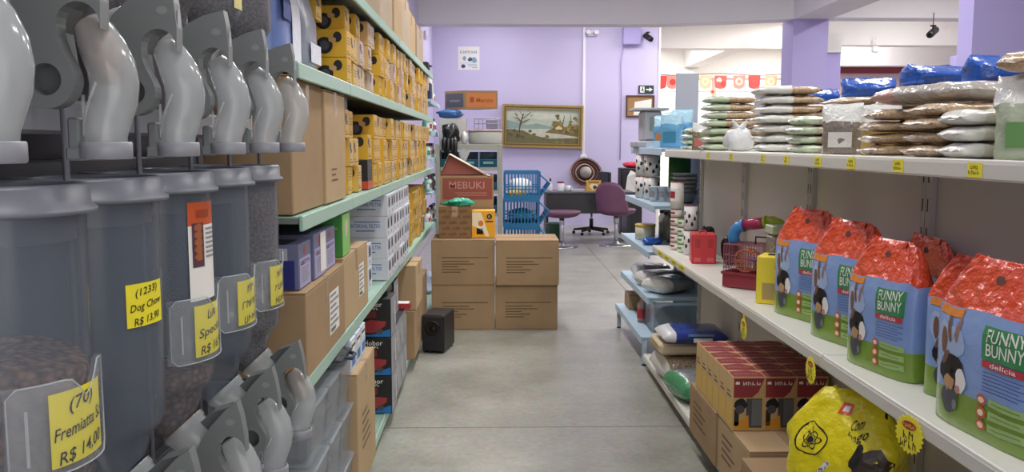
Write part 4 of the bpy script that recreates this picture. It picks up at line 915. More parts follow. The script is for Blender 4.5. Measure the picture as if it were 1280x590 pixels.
# ================================================================== pale medicine shelving at the far end of the left run
med = gondola('medicine_shelving', 'pale blue-white shelving of bottles at the far end of the green shelves', 'shelving', 1, -.62, -1.06, 8.2, 9.5, [1.92, 1.62, 1.36, 1.04, .72, .1], blue_sh, blue_sh, mat('pale_shelf_underside', '#c9d0d6', .5), panel_m, None, 2.3)
bc = [mat('white_bottle', '#e9e9ea', .35), mat('teal_bottle', '#6fb7a9', .35), mat('pale_green_bottle', '#b9d3c3', .35)]; capr = [mat('dark_red_cap', '#8c2338', .4), mat('white_cap', '#e4e4e4', .4), mat('navy_cap', '#26345c', .4)]
def bottle_proto(k):
    b = thing('medicine_bottle', '', 'bottle', (0, 0, 0), 0, 'bottles on the pale medicine shelves')
    MB().lathe([(.03, 0), (.033, .004), (.033, .085), (.028, .1), (.014, .11), (.014, .118)], bc[k], (0, 0, 0), 14).build('bottle_body', b)
    MB().lathe([(.017, .1185), (.017, .143), (.015, .146)], capr[k], (0, 0, 0), 12).build('cap', b)
    MB().patch(-1.2, 1.2, .03, .075, (mat('red_label', '#b4455a', .5), mat('white_paper', '#eceae6'), mat('teal_label', '#3f8f84', .5))[k], lambda a, z: (.0336 * math.cos(a), .0336 * math.sin(a), z), 8, 1).build('label', b, fix=False); return b
bp = [bottle_proto(k) for k in range(3)]; used = [False] * 3; r = random.Random(5)
for li, z in enumerate((1.923, 1.623, 1.363, 1.043, .723)):
    for c in range(9 if li else 4):
        y = (8.28 if li else 8.85) + c * .125; k = (0, 0, 1, 0, 2, 0, 1, 2, 0)[(c + li * 2) % 9]
        lab = '%s bottle with %s cap on the %s pale medicine shelf, %s along' % (('white', 'teal', 'pale green')[k], ('dark red', 'white', 'navy')[k], ('top', 'second', 'third', 'fourth', 'fifth')[li], ORD[c + 1])
        loc = (-.665 - r.uniform(0, .015), y, z + .0005)
        if not used[k]: bp[k].location = loc; bp[k]['label'] = lab; used[k] = True
        else: copy_tree(bp[k], lab, loc, rot=r.uniform(-.4, .4))
t = thing('navy_white_box', 'navy blue box with a white top on the top medicine shelf', 'box', (-.68, 8.4, 1.9235)); MB().box(-.12, .06, -.1, .1, 0, .2, mat('navy_board', '#1e2f5a', .5), .003).build('box_body', t); MB().box(-.122, .062, -.102, .102, .15, .22, white, .003).build('white_lid', t)
t = thing('green_white_box', 'slim green and white box beside the navy box on the medicine shelf', 'box', (-.66, 8.6, 1.9235)); MB().box(-.12, .04, -.05, .05, 0, .19, mat('sage_board', '#7fa58f', .5), .003).build('box_body', t); MB().patch(-.045, .045, .02, .17, white, aisle_l(.0406)).build('printed_panel', t)
t = thing('pepper_mill', 'small dark bottle standing high on the medicine shelf by the wall', 'bottle', (-.7, 9.42, 1.9235)); MB().lathe([(.03, 0), (.035, .1), (.02, .16), (.024, .2)], blk, (0, 0, 0), 12).build('bottle_body', t)

# ================================================================== blue shopping baskets
t0 = None; bk = mat('basket_blue', '#1d6fa3', .35)
def basket(lab, loc):
    t = thing('shopping_basket', lab, 'basket', loc, 0, 'stacked blue baskets'); w, d, h = .2, .24, .3
    MB().box(-w, w, -d, d, 0, .012, bk).build('basket_floor', t)
    m = MB()
    for z in (.012, .1, .13, .27): 
        hh = .03 if z in (.012, .27) else .012
        m.box(-w, w, -d, -d + .012, z, z + hh, bk).box(-w, w, d - .012, d, z, z + hh, bk).box(-w, -w + .012, -d + .0125, d - .0125, z, z + hh, bk).box(w - .012, w, -d + .0125, d - .0125, z, z + hh, bk)
    for k in range(11):
        x = -w + .012 + k * (2 * w - .036) / 10
        m.box(x, x + .012, -d + .001, -d + .011, .042, .27, bk).box(x, x + .012, d - .011, d - .001, .042, .27, bk)
        y = -d + .012 + k * (2 * d - .036) / 10; m.box(-w + .001, -w + .011, y, y + .012, .042, .27, bk).box(w - .011, w - .001, y, y + .012, .042, .27, bk)
    m.build('basket_lattice', t, fix=False)
    sl = MB()                                                         # scoop that slopes out on the right
    for y in (-d + .006, -.08, .08, d - .006): sl.tube([(w, y, .26), (w + .1, y, .17), (w, y, .03)], .008, bk, 6)
    for x, z in ((w + .05, .215), (w + .1, .17), (w + .05, .1)): sl.tube([(x, -d, z), (x, d, z)], .008, bk, 6)
    sl.build('front_scoop', t, fix=False); return t
yb = 9.6; xbk = P(651, 250, yb).x
for i in range(4):
    lab = 'blue plastic basket by the desk, %s of the stack of four' % ('bottom', 'second from the bottom', 'third from the bottom', 'top')[i]
    if i == 0: t0 = basket(lab, (xbk, yb, 0))
    else: copy_tree(t0, lab, (xbk + .008 * (i % 2), yb, i * .3015))
t = crumple('white_bag', 'white plastic bag inside the top blue basket', 'bag', (xbk, yb + .05, .919), .14, .13, .2, mat('white_bag_plastic', '#d6d6d6', .4), 2.2); crumple('yellow_cloth', 'yellow cloth in the top blue basket beside the white bag', 'cloth', (xbk - .06, yb - .16, .919), .09, .05, .08, mat('yellow_cloth', '#d3b03f', .7), 7.7)
crumple('green_bag', 'blue-green bag inside the second blue basket from the top', 'bag', (xbk, yb, .617), .15, .17, .17, mat('teal_bag', '#2f7d92', .4), 5.1)

# ================================================================== desk, chairs and what stands by the back wall
yd = 13.15; dm = mat('black_desk_laminate', '#26262a', .4)
t = thing('office_desk', 'dark office desk with a black modesty panel below the painting', 'desk', (0, yd, 0)); xa, xb_ = P(681, 245, yd).x, P(790, 245, yd).x; zd = .775
MB().box(xa - .03, xb_ + .03, 0, .72, zd - .028, zd, mat('grey_desk_top', '#5b5960', .35), .006).build('desk_top', t); MB().box(xa + .02, xb_ - .02, .03, .05, .44, zd - .0285, dm).build('modesty_panel', t)
for x in (xa + .02, xb_ - .06): MB().box(x, x + .04, .051, .68, .0, zd - .0285, dm, .004).build('leg', t)
def swivel(label, x, y, rot, seat_m, back, group='purple swivel chairs'):
    t = thing('swivel_chair', label, 'chair', (x, y, 0), rot, group)
    MB().lathe([(.215, 0), (.215, .012), (.16, .022), (.05, .032), (.03, .06)], steel, (0, 0, 0), 30).build('disc_base', t); MB().cyl((0, 0, .05), (0, 0, .4), .026, steel, 16).cyl((0, 0, .32), (0, 0, .42), .034, steel, 16).build('pedestal', t)
    ss = MB(); lp = []
    for k in range(8):
        v = k / 7; rr = .05 + .2 * math.sin(v * PI / 2); lp.append([Vector((rr * math.cos(a), rr * .95 * math.sin(a), .42 + .09 * v * v)) for a in [2 * PI * q / 26 for q in range(26)]])
    lp.append([Vector((.235 * math.cos(a), .225 * math.sin(a), .52)) for a in [2 * PI * q / 26 for q in range(26)]]); lp.append([Vector((.12 * math.cos(a), .11 * math.sin(a), .5)) for a in [2 * PI * q / 26 for q in range(26)]])
    ss.loft(lp, seat_m).build('seat', t)
    if back:
        lo = []                                                       # curved shell back
        for k in range(9):
            v = k / 8; row = []
            for q in range(13):
                u = q / 12 * 2 - 1; a = u * 1.0 * (1 - .35 * v); rr = .25 + .05 * v; hh = .46 + .44 * v * (1 - .28 * abs(u) ** 3) ; row.append(Vector((rr * math.sin(a) * 1.02, -rr * math.cos(a) - .02 * v, hh)))
            row2 = [p + Vector((0, .028, 0)) for p in reversed(row)]; lo.append(row + row2)
        MB().loft(lo, seat_m).build('backrest', t)
    return t
pm = mat('aubergine_upholstery', '#6d4560', .55, var=(8, .1))
y1 = 12.72; swivel('aubergine swivel chair with tall curved back before the right end of the desk', P(770, 300, y1).x, y1, math.radians(-28), pm, True).scale = (1.15, 1.15, 1.06)
y2 = 12.55; swivel('aubergine swivel stool before the other end of the desk, beside the blue baskets', P(702, 300, y2).x, y2, .4, pm, False).scale = (1.12, 1.12, 1.02)
# black five-star office chair behind the desk
y3 = 14.35; x3 = P(739, 295, y3).x; t = thing('office_chair', 'black five-star office chair behind the desk', 'chair', (x3, y3, 0), -1.25)
for k in range(5):
    a = 2 * PI * k / 5 + .3; e = Vector((math.cos(a), math.sin(a), 0)); leg = MB().tube([e * .03 + Vector((0, 0, .1)), e * .3 + Vector((0, 0, .075))], [.03, .018], blk, 8).build('base_arm', t)
    MB().cyl(e * .3 + Vector((0, 0, .075)), e * .3 + Vector((0, 0, .055)), .008, blk, 6).cyl(e * .3 + Vector((-.012, 0, .027)), e * .3 + Vector((.012, 0, .027)), .026, blk, 12).build('caster', leg, fix=False)
MB().cyl((0, 0, .1), (0, 0, .43), .022, steel, 12).cyl((0, 0, .1), (0, 0, .26), .032, blk, 12).build('gas_lift', t); MB().box(-.23, .23, -.23, .23, .43, .52, blk, .04).build('seat', t)
t2 = MB().box(-.21, .21, .2, .26, .58, 1.04, blk, .03).build('backrest', t); MB().tube([(0, .1, .44), (0, .29, .5), (0, .28, .75)], .018, blk, 8).build('back_bar', t)
# bin, hat, cabinet and small things on the desk
t = thing('green_waste_bin', 'green waste bin beside the blue baskets', 'bin', (P(695, 292, 13.0).x - .02, 12.95, 0)); MB().lathe([(.1, 0), (.13, .3), (.138, .302), (.138, .32), (.128, .318), (.095, .015)], mat('dull_green_plastic', '#3f6b52', .45), (0, 0, 0), 20).build('bin_body', t)
t = thing('sombrero', 'brown embroidered sombrero hanging on the lilac wall beside the desk', 'hat', P(731, 216, YB - .1)); t.rotation_euler = (math.radians(80), 0, math.radians(8))
hm = mat('brown_felt', '#4a2f2b', .8, var=(20, .2)); m = MB(); lp = []
for r_, z_ in ((.0, .2), (.05, .195), (.085, .15), (.1, .05), (.12, .0), (.19, -.01), (.25, .02), (.275, .06), (.272, .068), (.25, .03), (.19, 0)):
    lp.append([Vector((max(r_, .002) * math.cos(a) * (1.0 + .08 * math.cos(2 * a) * (r_ > .15)), max(r_, .002) * math.sin(a), z_ + (.025 * math.cos(2 * a) if r_ > .18 else 0))) for a in [2 * PI * q / 32 for q in range(32)]])
m.loft(lp, hm, True, False).build('hat_body', t)
tr = MB(); trm = mat('cream_embroidery', '#cfc1ae', .7); trr = mat('red_embroidery', '#9c4a4a', .7)
for rr, zz, mm, ww in ((.262, .05, trm, .006), (.215, .016, trr, .007), (.16, .004, trm, .008)): tr.tube([(rr * math.cos(a) * (1 + .08 * math.cos(2 * a)), rr * math.sin(a), zz + .025 * math.cos(2 * a) * (rr > .18)) for a in [2 * PI * q / 32 for q in range(33)]], ww, mm, 6)
tr.build('brim_braid', t, fix=False); MB().lathe([(.103, .03), (.104, .06), (.09, .15), (.05, .2), (.002, .21)], mat('grey_felt', '#a9a29c', .8), (0, 0, 0), 24).build('crown_cover', t)
t = thing('black_cabinet', 'black cabinet by the wall behind the desk end', 'cabinet', (P(786, 230, 14.6).x, 14.6, 0)); MB().box(-.16, .2, -.2, .2, 0, 1.1, blk, .01).build('cabinet_body', t); MB().box(-.14, .18, -.215, -.201, .1, 1.05, mat('dark_grey_front', '#232329', .5), .004).build('door', t)
crumple('red_bag', 'bright red bag lying on top of the black cabinet', 'bag', (P(790, 205, 14.6).x, 14.6, 1.101), .15, .12, .1, mat('bright_red_bag', '#d02a4c', .4), 3.9)
t = thing('hanging_paper', 'white crumpled paper hanging at the front of the black cabinet', 'paper', P(787, 228, 14.33)); MB().poly([(-.08, -.2), (.1, -.16), (.12, .15), (.02, .2), (-.04, .1)], white, lambda x, y: (x, .03 * math.sin(x * 20 + y * 5), y)).build('sheet', t, fix=False)
tag(MB().box(-.02, .02, -.1, .1, 0, .3, mat('pink_card', '#c4456a', .6), .004).build('pink_folder', loc=(P(777, 225, 14.1).x, 14.1, zd + .02 - .018)), 'narrow pink folder at the end of the desk', 'folder') if False else None
zt_ = zd + .0008
def desk_at(px): return (P(px, 240, yd + .15).x, yd + .16, zt_)
t = thing('white_bottle', 'tall white bottle with dark cap standing on the desk', 'bottle', desk_at(688)); MB().lathe([(.025, 0), (.03, .01), (.03, .1), (.012, .13), (.012, .15)], bc[0], (0, 0, 0), 12).build('bottle_body', t); MB().cyl((0, 0, .1505), (0, 0, .2), .014, blk, 10).build('cap', t)
t = thing('white_jar', 'white jar with a red lid on the desk, beside the tall white bottle', 'jar', desk_at(701)); MB().lathe([(.05, 0), (.055, .01), (.055, .12), (.05, .125)], bc[0], (0, 0, 0), 16).build('jar_body', t); MB().cyl((0, 0, .1255), (0, 0, .15), .056, capr[0], 16).build('lid', t)
t = thing('white_mug', 'small white mug on the middle of the desk', 'mug', desk_at(710)); m = MB().lathe([(.035, 0), (.038, .09), (.035, .09), (.032, .008)], bc[0], (0, 0, 0), 16); m.build('mug_body', t); MB().tube([(.037, 0, .07), (.065, 0, .06), (.065, 0, .03), (.036, 0, .02)], .005, bc[0], 6).build('handle', t)
t = thing('yellow_picture_card', 'small yellow picture card propped on the desk in front of the hat', 'card', desk_at(742)); MB().box(-.115, .115, -.004, .004, 0, .17, mat('mustard_card', '#d2a544', .6)).build('card_board', t); MB().disc(0, .07, .06, .05, mat('cream_print', '#efe3c2'), front(-.0046), wob=.1).patch(-.08, .08, .13, .145, dk, front(-.0046)).disc(.02, .06, .03, .03, dk, front(-.0052), wob=.1).build('printed_picture', t, fix=False)
for i, (px, lb) in enumerate(((722, 'grey paper stack on the desk beside the white mug'), (760, 'low paper stack at the chair end of the desk'))):
    t = thing('paper_stack', lb, 'paper', desk_at(px)); m = MB()
    for k in range(6): m.box(-.1 + R.uniform(-.01, .01), .1 + R.uniform(-.01, .01), -.07, .07, k * .005, k * .005 + .0045, mat('grey_white_paper', '#bcbabc', .7))
    m.build('sheets', t, fix=False)
# ================================================================== right gondola
ZU, ZL, ZD = 1.462, .833, .1
for i in range(5):
    y0 = .67 + i
    gondola('gondola_shelving', 'cream white shelving bay on the right of the aisle, ' + ('nearest the viewer', 'second from the viewer', 'middle of five', 'fourth from the viewer', 'farthest from the viewer')[i], 'shelving', -1, 1.0, 1.36, y0, y0 + 1, [ZU, ZL, ZD], cream_sh, cream_sh, mat('cream_underside', '#cfcdc4', .5), panel_m, 'cream white shelving bays', 1.45, mat('tag_rail_grey', '#d2d1c8', .35), [1.12, 1.05, 1.0])
for i in range(5):
    y0 = .67 + i
    gondola('back_shelving', 'cream shelving behind the right run, facing the next aisle, ' + ('first', 'second', 'third', 'fourth', 'fifth')[i] + ' bay', 'shelving', 1, 1.82, 1.425, y0, y0 + 1, [ZU, ZL, ZD], cream_sh, cream_sh, mat('cream_underside', '#cfcdc4', .5), panel_m, 'cream shelving of the next aisle', 1.45, None, [1.82, 1.82, 1.82])
# ---- bags
def spow(v, e): return math.copysign(abs(v) ** e, v)
def pillow(mb, L, W, H, m, seed=0, endm=None, ef=.4, n=16, seg=20, amp=.006, endr=None):
    lp = []
    for k in range(n + 1):
        u = -1 + 2 * k / n; a = (1 - .12 * abs(u) ** 5); b = max(.06, (1 - abs(u) ** 7) ** .5); lo = []
        for q in range(seg):
            an = 2 * PI * q / seg; y = W / 2 * a * spow(math.cos(an), .75); z = H / 2 * b * spow(math.sin(an), .8) + H / 2 * (.9 + .1 * b)
            d = noise.noise(Vector((u * 3 + seed, math.cos(an) * 1.5, math.sin(an) * 1.5 + seed))) * amp + noise.noise(Vector((u * 9 + seed, math.cos(an) * 4, math.sin(an) * 4))) * amp * .6
            lo.append(Vector((u * L / 2 + d * .5, y + d, max(.0008, z + d * (1 if z > H * .3 else .2)))))
        lp.append(lo)
    if endm:
        c = max(1, int(n * ef)); mb.loft(lp[:c + 1], endm, True, False)
        if endr: e = n - max(1, int(n * ef)); mb.loft(lp[c:e + 1], m, False, False); mb.loft(lp[e:], endr, False, True)
        else: mb.loft(lp[c:], m, False, True)
    else: mb.loft(lp, m)
    return mb
def bagged(n, hx, rough=.22, vs=140): return mat(n, hx, rough, vor=(vs, .3), bump=(42, .7, .014), coat=.8)
b_tan = bagged('tan_grain_in_film', '#d0b491'); b_brn = bagged('brown_grain_in_film', '#bb9a77'); b_pal = bagged('pale_grain_in_film', '#cfc4ab'); b_gry = bagged('grey_seed_in_film', '#8f857b')
film = mat('clear_film_glare', '#d8d9d6', .15, bump=(40, .8, .012), coat=.6); wfilm = mat('white_printed_film', '#dcdcd6', .22, bump=(38, .5, .012), coat=.5); gfilm = mat('pale_green_printed_film', '#bfcdb2', .22, bump=(38, .5, .012), coat=.5)
blue_f = mat('bright_blue_foil', '#1f56b4', .2, bump=(30, .6, .012), coat=.4); orange_f = mat('orange_brown_film', '#ab6233', .25, bump=(30, .5, .012), coat=.4)
BAGP = {}
def bag(label, loc, L, W, H, m, rot=0, endm=None, ef=.4, group=None, seed=0, endr=None, mark=None, name='grain_bag', cat='bag', tilt=None):
    key = (L, W, H, m.name, endm.name if endm else '', ef, seed % 3, endr.name if endr else '', mark)
    if key in BAGP: o = copy_tree(BAGP[key], label, loc, rot)
    else:
        o = thing(name, label, cat, loc, rot, group); pillow(MB(), L, W, H, m, seed % 3 * 3.7 + L * 9, endm, ef, endr=endr).build('bag_body', o)
        for s in (-1, 1): MB().loft([[Vector((s * (L * .49 + e), -W * .43 + W * .86 * j / 8, H * .46 + e * .5 * math.sin(j * 1.7 + seed))) for j in range(9)] for e in (-.006, .005)], film, False, False, closed=False).build('sealed_edge', o, fix=False)
        if mark:
            p = MB()
            if mark == 'end': p.patch(-W * .2, W * .2, H * .35, H * .65, mat('navy_small_print', '#5a6486', .5), lambda a, b: (-L * .465, -a, b)); p.patch(-W * .3, W * .3, -L * .36, -L * .26, mat('navy_small_print', '#5a6486', .5), lambda a, b: (b, a, H * .98))
            p.build('printed_label', o, fix=False)
        BAGP[key] = o
    if tilt: o.rotation_euler = (tilt[0], tilt[1], rot)
    return o
r = random.Random(11)
GB = 'bags of grain stacked on the upper right shelf'
def stack(n, x, y, z, L, W, H, m, rot, what, where, endm=None, mark=None, group=GB, ef=.4, endr=None, gap=1.0):
    for k in range(n):
        pos = 'topmost of its stack' if k == n - 1 else 'lowest of its stack' if k == 0 else LAY[k] + ' layer up'
        bag('%s %s, %s' % (what, where, pos), (x + r.uniform(-.008, .008), y + r.uniform(-.008, .008), z + .002 + k * H * .985), L, W, H * .95, m, rot + r.uniform(-.06, .06), endm, ef, group, k, endr, mark)
stack(4, 1.25, 5.28, ZU, .22, .14, .034, b_brn, .15, 'small brown grain bag', 'at the far end of the upper shelf', gfilm)
stack(7, 1.245, 4.62, ZU, .27, .19, .042, b_tan, .05, 'green-ended tan grain bag', 'in its tall stack of seven', gfilm, None)
stack(7, 1.245, 3.72, ZU, .26, .19, .041, b_tan, .0, 'white-ended tan grain bag', 'in its tall stack of seven', wfilm, 'end', ef=.5)
stack(4, 1.21, 3.3, ZU, .17, .13, .036, b_pal, .2, 'small pale green-ended bag', 'beside the grey upright bag', gfilm)
stack(4, 1.25, 2.62, ZU, .24, .17, .036, b_tan, -.05, 'loaf-shaped tan grain bag', 'under the large silver bag, farther stack', b_tan, None)
stack(4, 1.25, 2.33, ZU, .24, .18, .037, b_brn, .05, 'loaf of brown and pale grain', 'under the silver bag, nearer stack', b_tan, None, ef=.45, endr=b_pal)
bag('large silver film bag with red print lying across the two loaf stacks', (1.27, 2.47, ZU + .152), .42, .2, .055, mat('silver_film', '#a9a49d', .2, bump=(26, .8, .015), coat=.6), math.radians(-80), mat('red_printed_film', '#b98f86', .2, bump=(26, .8, .015), coat=.5), .35, GB, 1, name='pet_food_bag')
for k in range(3): bag('clear bag of white powder on the upper shelf near the viewer, ' + ('bottom', 'middle', 'top')[k] + ' one', (1.25, 2.165, ZU + .002 + k * .041), .23, .13, .041, mat('white_powder_in_film', '#cfcbbd', .22, bump=(38, .6, .012), coat=.5), .02, wfilm, .3, GB, k)
# upright bags
def upright(label, loc, w, d, h, m, topm, rot=0, name='pet_food_bag', group=None, seed=0, lab=None):
    o = thing(name, label, 'bag', loc, rot, group); lp = []
    for k in range(13):
        t = k / 12; dd = d / 2 * (1 + .12 * math.sin(PI * min(1, t * 1.25))) * (1 if t < .55 else max(.06, 1 - ((t - .55) / .45) ** 1.5)); ww = w / 2 * (1 - .03 * math.sin(t * 6))
        lo = []
        for q in range(24):
            a = 2 * PI * q / 24; dn = .005 * noise.noise(Vector((math.cos(a) * 2 + seed, math.sin(a) * 2, t * 5))) + .003 * noise.noise(Vector((math.cos(a) * 6 + seed, math.sin(a) * 6, t * 14)))
            lo.append(Vector((ww * spow(math.cos(a), .55) + dn, dd * spow(math.sin(a), .6) + dn, max(.001, h * t + (dn * 2 if k else 0)))))
        lp.append(lo)
    MB().loft(lp[:9], m, True, False).build('bag_body', o); MB().loft(lp[8:], topm, False, True).build('bag_top', o)
    if lab: MB().patch(-w * .3, w * .3, h * .15, h * .45, lab, lambda a, b: (a, -d / 2 * 1.17, b), 4, 4).build('printed_panel', o, fix=False)
    return o
upright('grey clear-film bag standing upright on the upper shelf beside the white printed stack', (1.21, 3.02, ZU), .13, .08, .175, b_gry, film, math.radians(-30), 'seed_bag', None, 1, wfilm)
upright('gold-sided film bag leaning beside the grey upright bag', (1.27, 2.85, ZU), .12, .07, .165, mat('gold_film', '#a98f4d', .25, bump=(30, .7, .012), coat=.5), film, math.radians(-30), 'seed_bag', None, 3)
upright('dark green and white film bag at the near end of the upper shelf', (1.25, 2.0, ZU), .16, .1, .195, mat('green_white_film', '#a8b39a', .22, bump=(30, .7, .012), coat=.5), film, math.radians(-40), 'seed_bag', None, 5, mat('leaf_green_print', '#5d8a4d', .3))
bag('brown grain bag lying tipped on top of the green and white bag', (1.27, 2.0, ZU + .2), .2, .14, .05, b_brn, .5, None, .4, None, 2)
crumple('knotted_white_bag', 'knotted white plastic bag between the two tall grain stacks', 'bag', (1.185, 4.22, ZU + .001), .07, .06, .115, mat('translucent_white_bag', '#d5d8da', .3, bump=(40, .6, .01)), 1.7, knot=True)
upright('clear film bag of green herbs standing by the far tan stack', (1.19, 5.02, ZU), .1, .07, .16, mat('herb_in_film', '#8f8d6c', .25, vor=(90, .5), bump=(38, .6, .012), coat=.5), film, math.radians(-25), 'seed_bag', None, 2, mat('pink_red_print', '#c76f6f', .4)); upright('second clear film bag of green herbs, next to the far tan stack', (1.24, 4.87, ZU), .1, .07, .17, mat('herb_in_film', '#8f8d6c'), film, math.radians(-10), 'seed_bag', None, 4)
# goods on the other side
OB = 'grain bags on the shelf of the next aisle'
for y, n, m_, H in ((2.72, 4, b_brn, .042), (3.2, 6, b_tan, .042), (3.75, 6, b_tan, .04), (4.4, 6, b_brn, .04), (5.0, 5, b_tan, .04)):
    stack(n, 1.62, y, ZU, .33, .3, H, m_, .1, 'brown grain bag', 'of the next aisle, %s' % {2.72: 'behind the silver bag', 3.2: 'under the blue bags', 3.75: 'behind the white-ended stack', 4.4: 'behind the knotted bag', 5.0: 'at the far end'}[y], None, None, OB)
bag('orange-brown film bag on the back pile under the blue bags', (1.63, 2.72, ZU + .17), .3, .26, .05, orange_f, .3, None, .4, None, 1, name='pet_food_bag')
t = thing('white_tub', 'white plastic tub with a lid between the silver bag and the orange-brown bag', 'tub', (1.545, 2.3, ZU)); MB().lathe([(.09, .001), (.1, .01), (.105, .17), (.1, .175)], mat('off_white_plastic', '#cfd0c9', .35), (0, 0, 0), 24).build('tub_body', t); MB().lathe([(.108, .1755), (.108, .195), (.1, .2)], mat('off_white_plastic', '#cfd0c9'), (0, 0, 0), 24).build('lid', t)
BF = 'bright blue foil bags on the back piles'
for i, (x, y, z, w, d, h, ro) in enumerate(((1.62, 2.8, ZU + .22, .22, .12, .1, .2), (1.68, 2.5, ZU, .24, .12, .27, .1), (1.62, 3.2, ZU + .25, .26, .14, .075, .3), (1.72, 3.46, ZU, .18, .1, .3, .0), (1.62, 3.78, ZU + .24, .22, .12, .08, -.2), (1.62, 4.4, ZU + .24, .24, .12, .075, .2))):
    upright('bright blue foil bag on the next aisle shelf, %s from the viewer' % ORD[(2, 1, 3, 4, 5, 6)[i]], (x, y, z), w, d, h, blue_f, blue_f, ro, 'blue_foil_bag', BF, i)
for i, (y, z) in enumerate(((4.75, 0), (4.98, 0.203), (5.31, 0.0))): upright('white and blue foil bag beyond the blue ones on the next aisle shelf, %s' % ('nearest', 'middle', 'farthest')[i], (1.72 if not z else 1.6, y, ZU + z), .15, .09, .29 if not z else .09, mat('white_blue_foil', '#c3cbdb', .2, bump=(30, .6, .012), coat=.4), blue_f, .1, 'blue_foil_bag', BF, 7 + i)
bag('pale film bag with green stripe lying across the back piles', (1.52, 3.06, ZU + .262), .36, .2, .045, b_tan, math.radians(75), gfilm, .3, OB, 2) if False else None
# price tags on the rails
def tagcard(label, px, xf, zc, w, h, rot=0, txt=None):
    y = xf * F / (px - 620) if xf else 0
    t = thing('price_tag', label, 'price tag', (xf - .0035, y, zc), rot, 'yellow price tags on the upper shelf edge')
    MB().box(-.0015, 0, -w, w, -h, h, yel_tag).build('card', t); m = MB()
    for k, (s_, ww) in enumerate(txt or (('~c7d', .6), ('~r990', .9))): m.text(s_, h * .55, black, aisle_r(-.002, 0, h * (.45 - .75 * k)), ww * w * 1.7)
    m.build('handwriting', t, fix=False)
for i, px in enumerate((1225, 1127, 1067, 1025, 985, 955, 915, 886)):
    tagcard('yellow price tag on the upper white shelf edge, %s from the viewer' % ORD[i + 1], px, 1.12 - .014, ZU - .022, .03 if i < 4 else .024, .017)
for i in range(4): 
    t = thing('price_tag', 'yellow tag at the far end of the lower shelf edge, %s of four' % ORD[4 - i], 'price tag', (1.05 - .0178, 4.75 + i * .21, ZL - .018), 0, 'yellow tags at the far lower edge'); MB().box(-.0015, 0, -.07, .07, -.014, .014, yel_tag).build('card', t); MB().text('~r350', .016, black, aisle_r(-.002), .1).build('handwriting', t, fix=False)
def startag(label, y, z, rr, x=1.018, rz=0, txt=('~as', '~15b0')):
    t = thing('star_price_tag', label, 'price tag', (x, y, z), 0, 'yellow star price tags hanging from the lower shelf'); pts = []
    for k in range(44): a = 2 * PI * k / 44; q = rr * (1 if k % 2 else .86); pts.append((q * math.cos(a), q * math.sin(a)))
    MB().prism(pts, 0, -.001, .001, yel_tag).build('card', t); m = MB()
    m.disc(0, rr * .45, rr * .5, rr * .22, mat('red_print', '#b0343c', .5), aisle_r(-.0018), 16, 1); m.text('~oferta', rr * .2, yel_tag, aisle_r(-.0024, 0, rr * .45), rr * .8)
    for k, s_ in enumerate(txt): m.text(s_, rr * .42, black, aisle_r(-.0018, 0, rr * (-.05 - .45 * k)), rr * (.7, 1.1)[k])
    m.build('handwriting', t, fix=False); MB().box(-.0008, .0008, -rr * .25, rr * .25, rr * .8, ZL - .046 - z + .02, mat('yellow_hook', '#e8c238', .5)).build('hanger_strip', t); t.rotation_euler = (0, 0, math.radians(rz)); return t
startag('yellow starburst price tag hanging by the large rabbit food bags, nearest the viewer', P(1166, 560, 2.05).y, P(1166, 548, 2.02).z, .05, rz=14)
startag('yellow starburst price tag hanging behind the big yellow bag', 2.72, P(1040, 470, 2.65).z, .045)
startag('yellow starburst price tag hanging over the red and tan boxes, farthest from the viewer', 3.48, P(946, 413, 3.45).z, .045)

# ---- rabbit food bags with the orange tops
sky = mat('sky_blue_bag_print', '#8aa8dc', .22, bump=(18, .35, .012), coat=.5); skyl = mat('pale_sky_print', '#a9c0e2', .25, coat=.4); grs = mat('grass_green_print', '#7e9f3c', .25, bump=(18, .3, .012), coat=.4); org = mat('orange_red_film', '#dd4a26', .2, bump=(26, 1.0, .02), coat=.6)
gpan = mat('green_panel_print', '#3f8f57', .3); rpan = mat('red_ribbon_print', '#c0404a', .3); opan = mat('orange_panel_print', '#e08a3c', .3); wpr = mat('white_print', '#f0efe9', .35); txtb = mat('dark_blue_text_print', '#4c62a0', .4)
HW, HD, HH = .17, .058, .385
def fb_shape(t, a, sd=0):
    dd = HD * (1 + .1 * math.sin(PI * min(1, t * 1.3))) * (1 if t < .6 else max(.07, 1 - ((t - .6) / .4) ** 1.4)); ww = HW * (1 - .42 * (max(0, t - .68) / .32) ** 1.5 - .02 * math.sin(t * 5))
    am = 2.1 if t > .68 else .5
    dn = am * (.006 * noise.noise(Vector((math.cos(a) * 2 + sd, math.sin(a) * 2, t * 6))) + .0035 * noise.noise(Vector((math.cos(a) * 6 + sd, math.sin(a) * 6, t * 15)))) + max(0, t - .72) * .028 * math.sin(math.cos(a) * 17 + 2.5 * math.sin(t * 19))
    return Vector((ww * spow(math.cos(a), .5) + dn, dd * spow(math.sin(a), .55) - abs(dn) * .5, HH * t + (dn if t > .02 else 0)))
def fb_front(e):                                                     # print on the front: s across -1..1, t up 0..1
    def f(s, t):
        a = -PI / 2 + math.asin(max(-1, min(1, math.copysign(abs(s) ** 2.0, s)))); p = fb_shape(t, a); return (p.x, p.y - e, p.z)
    return f
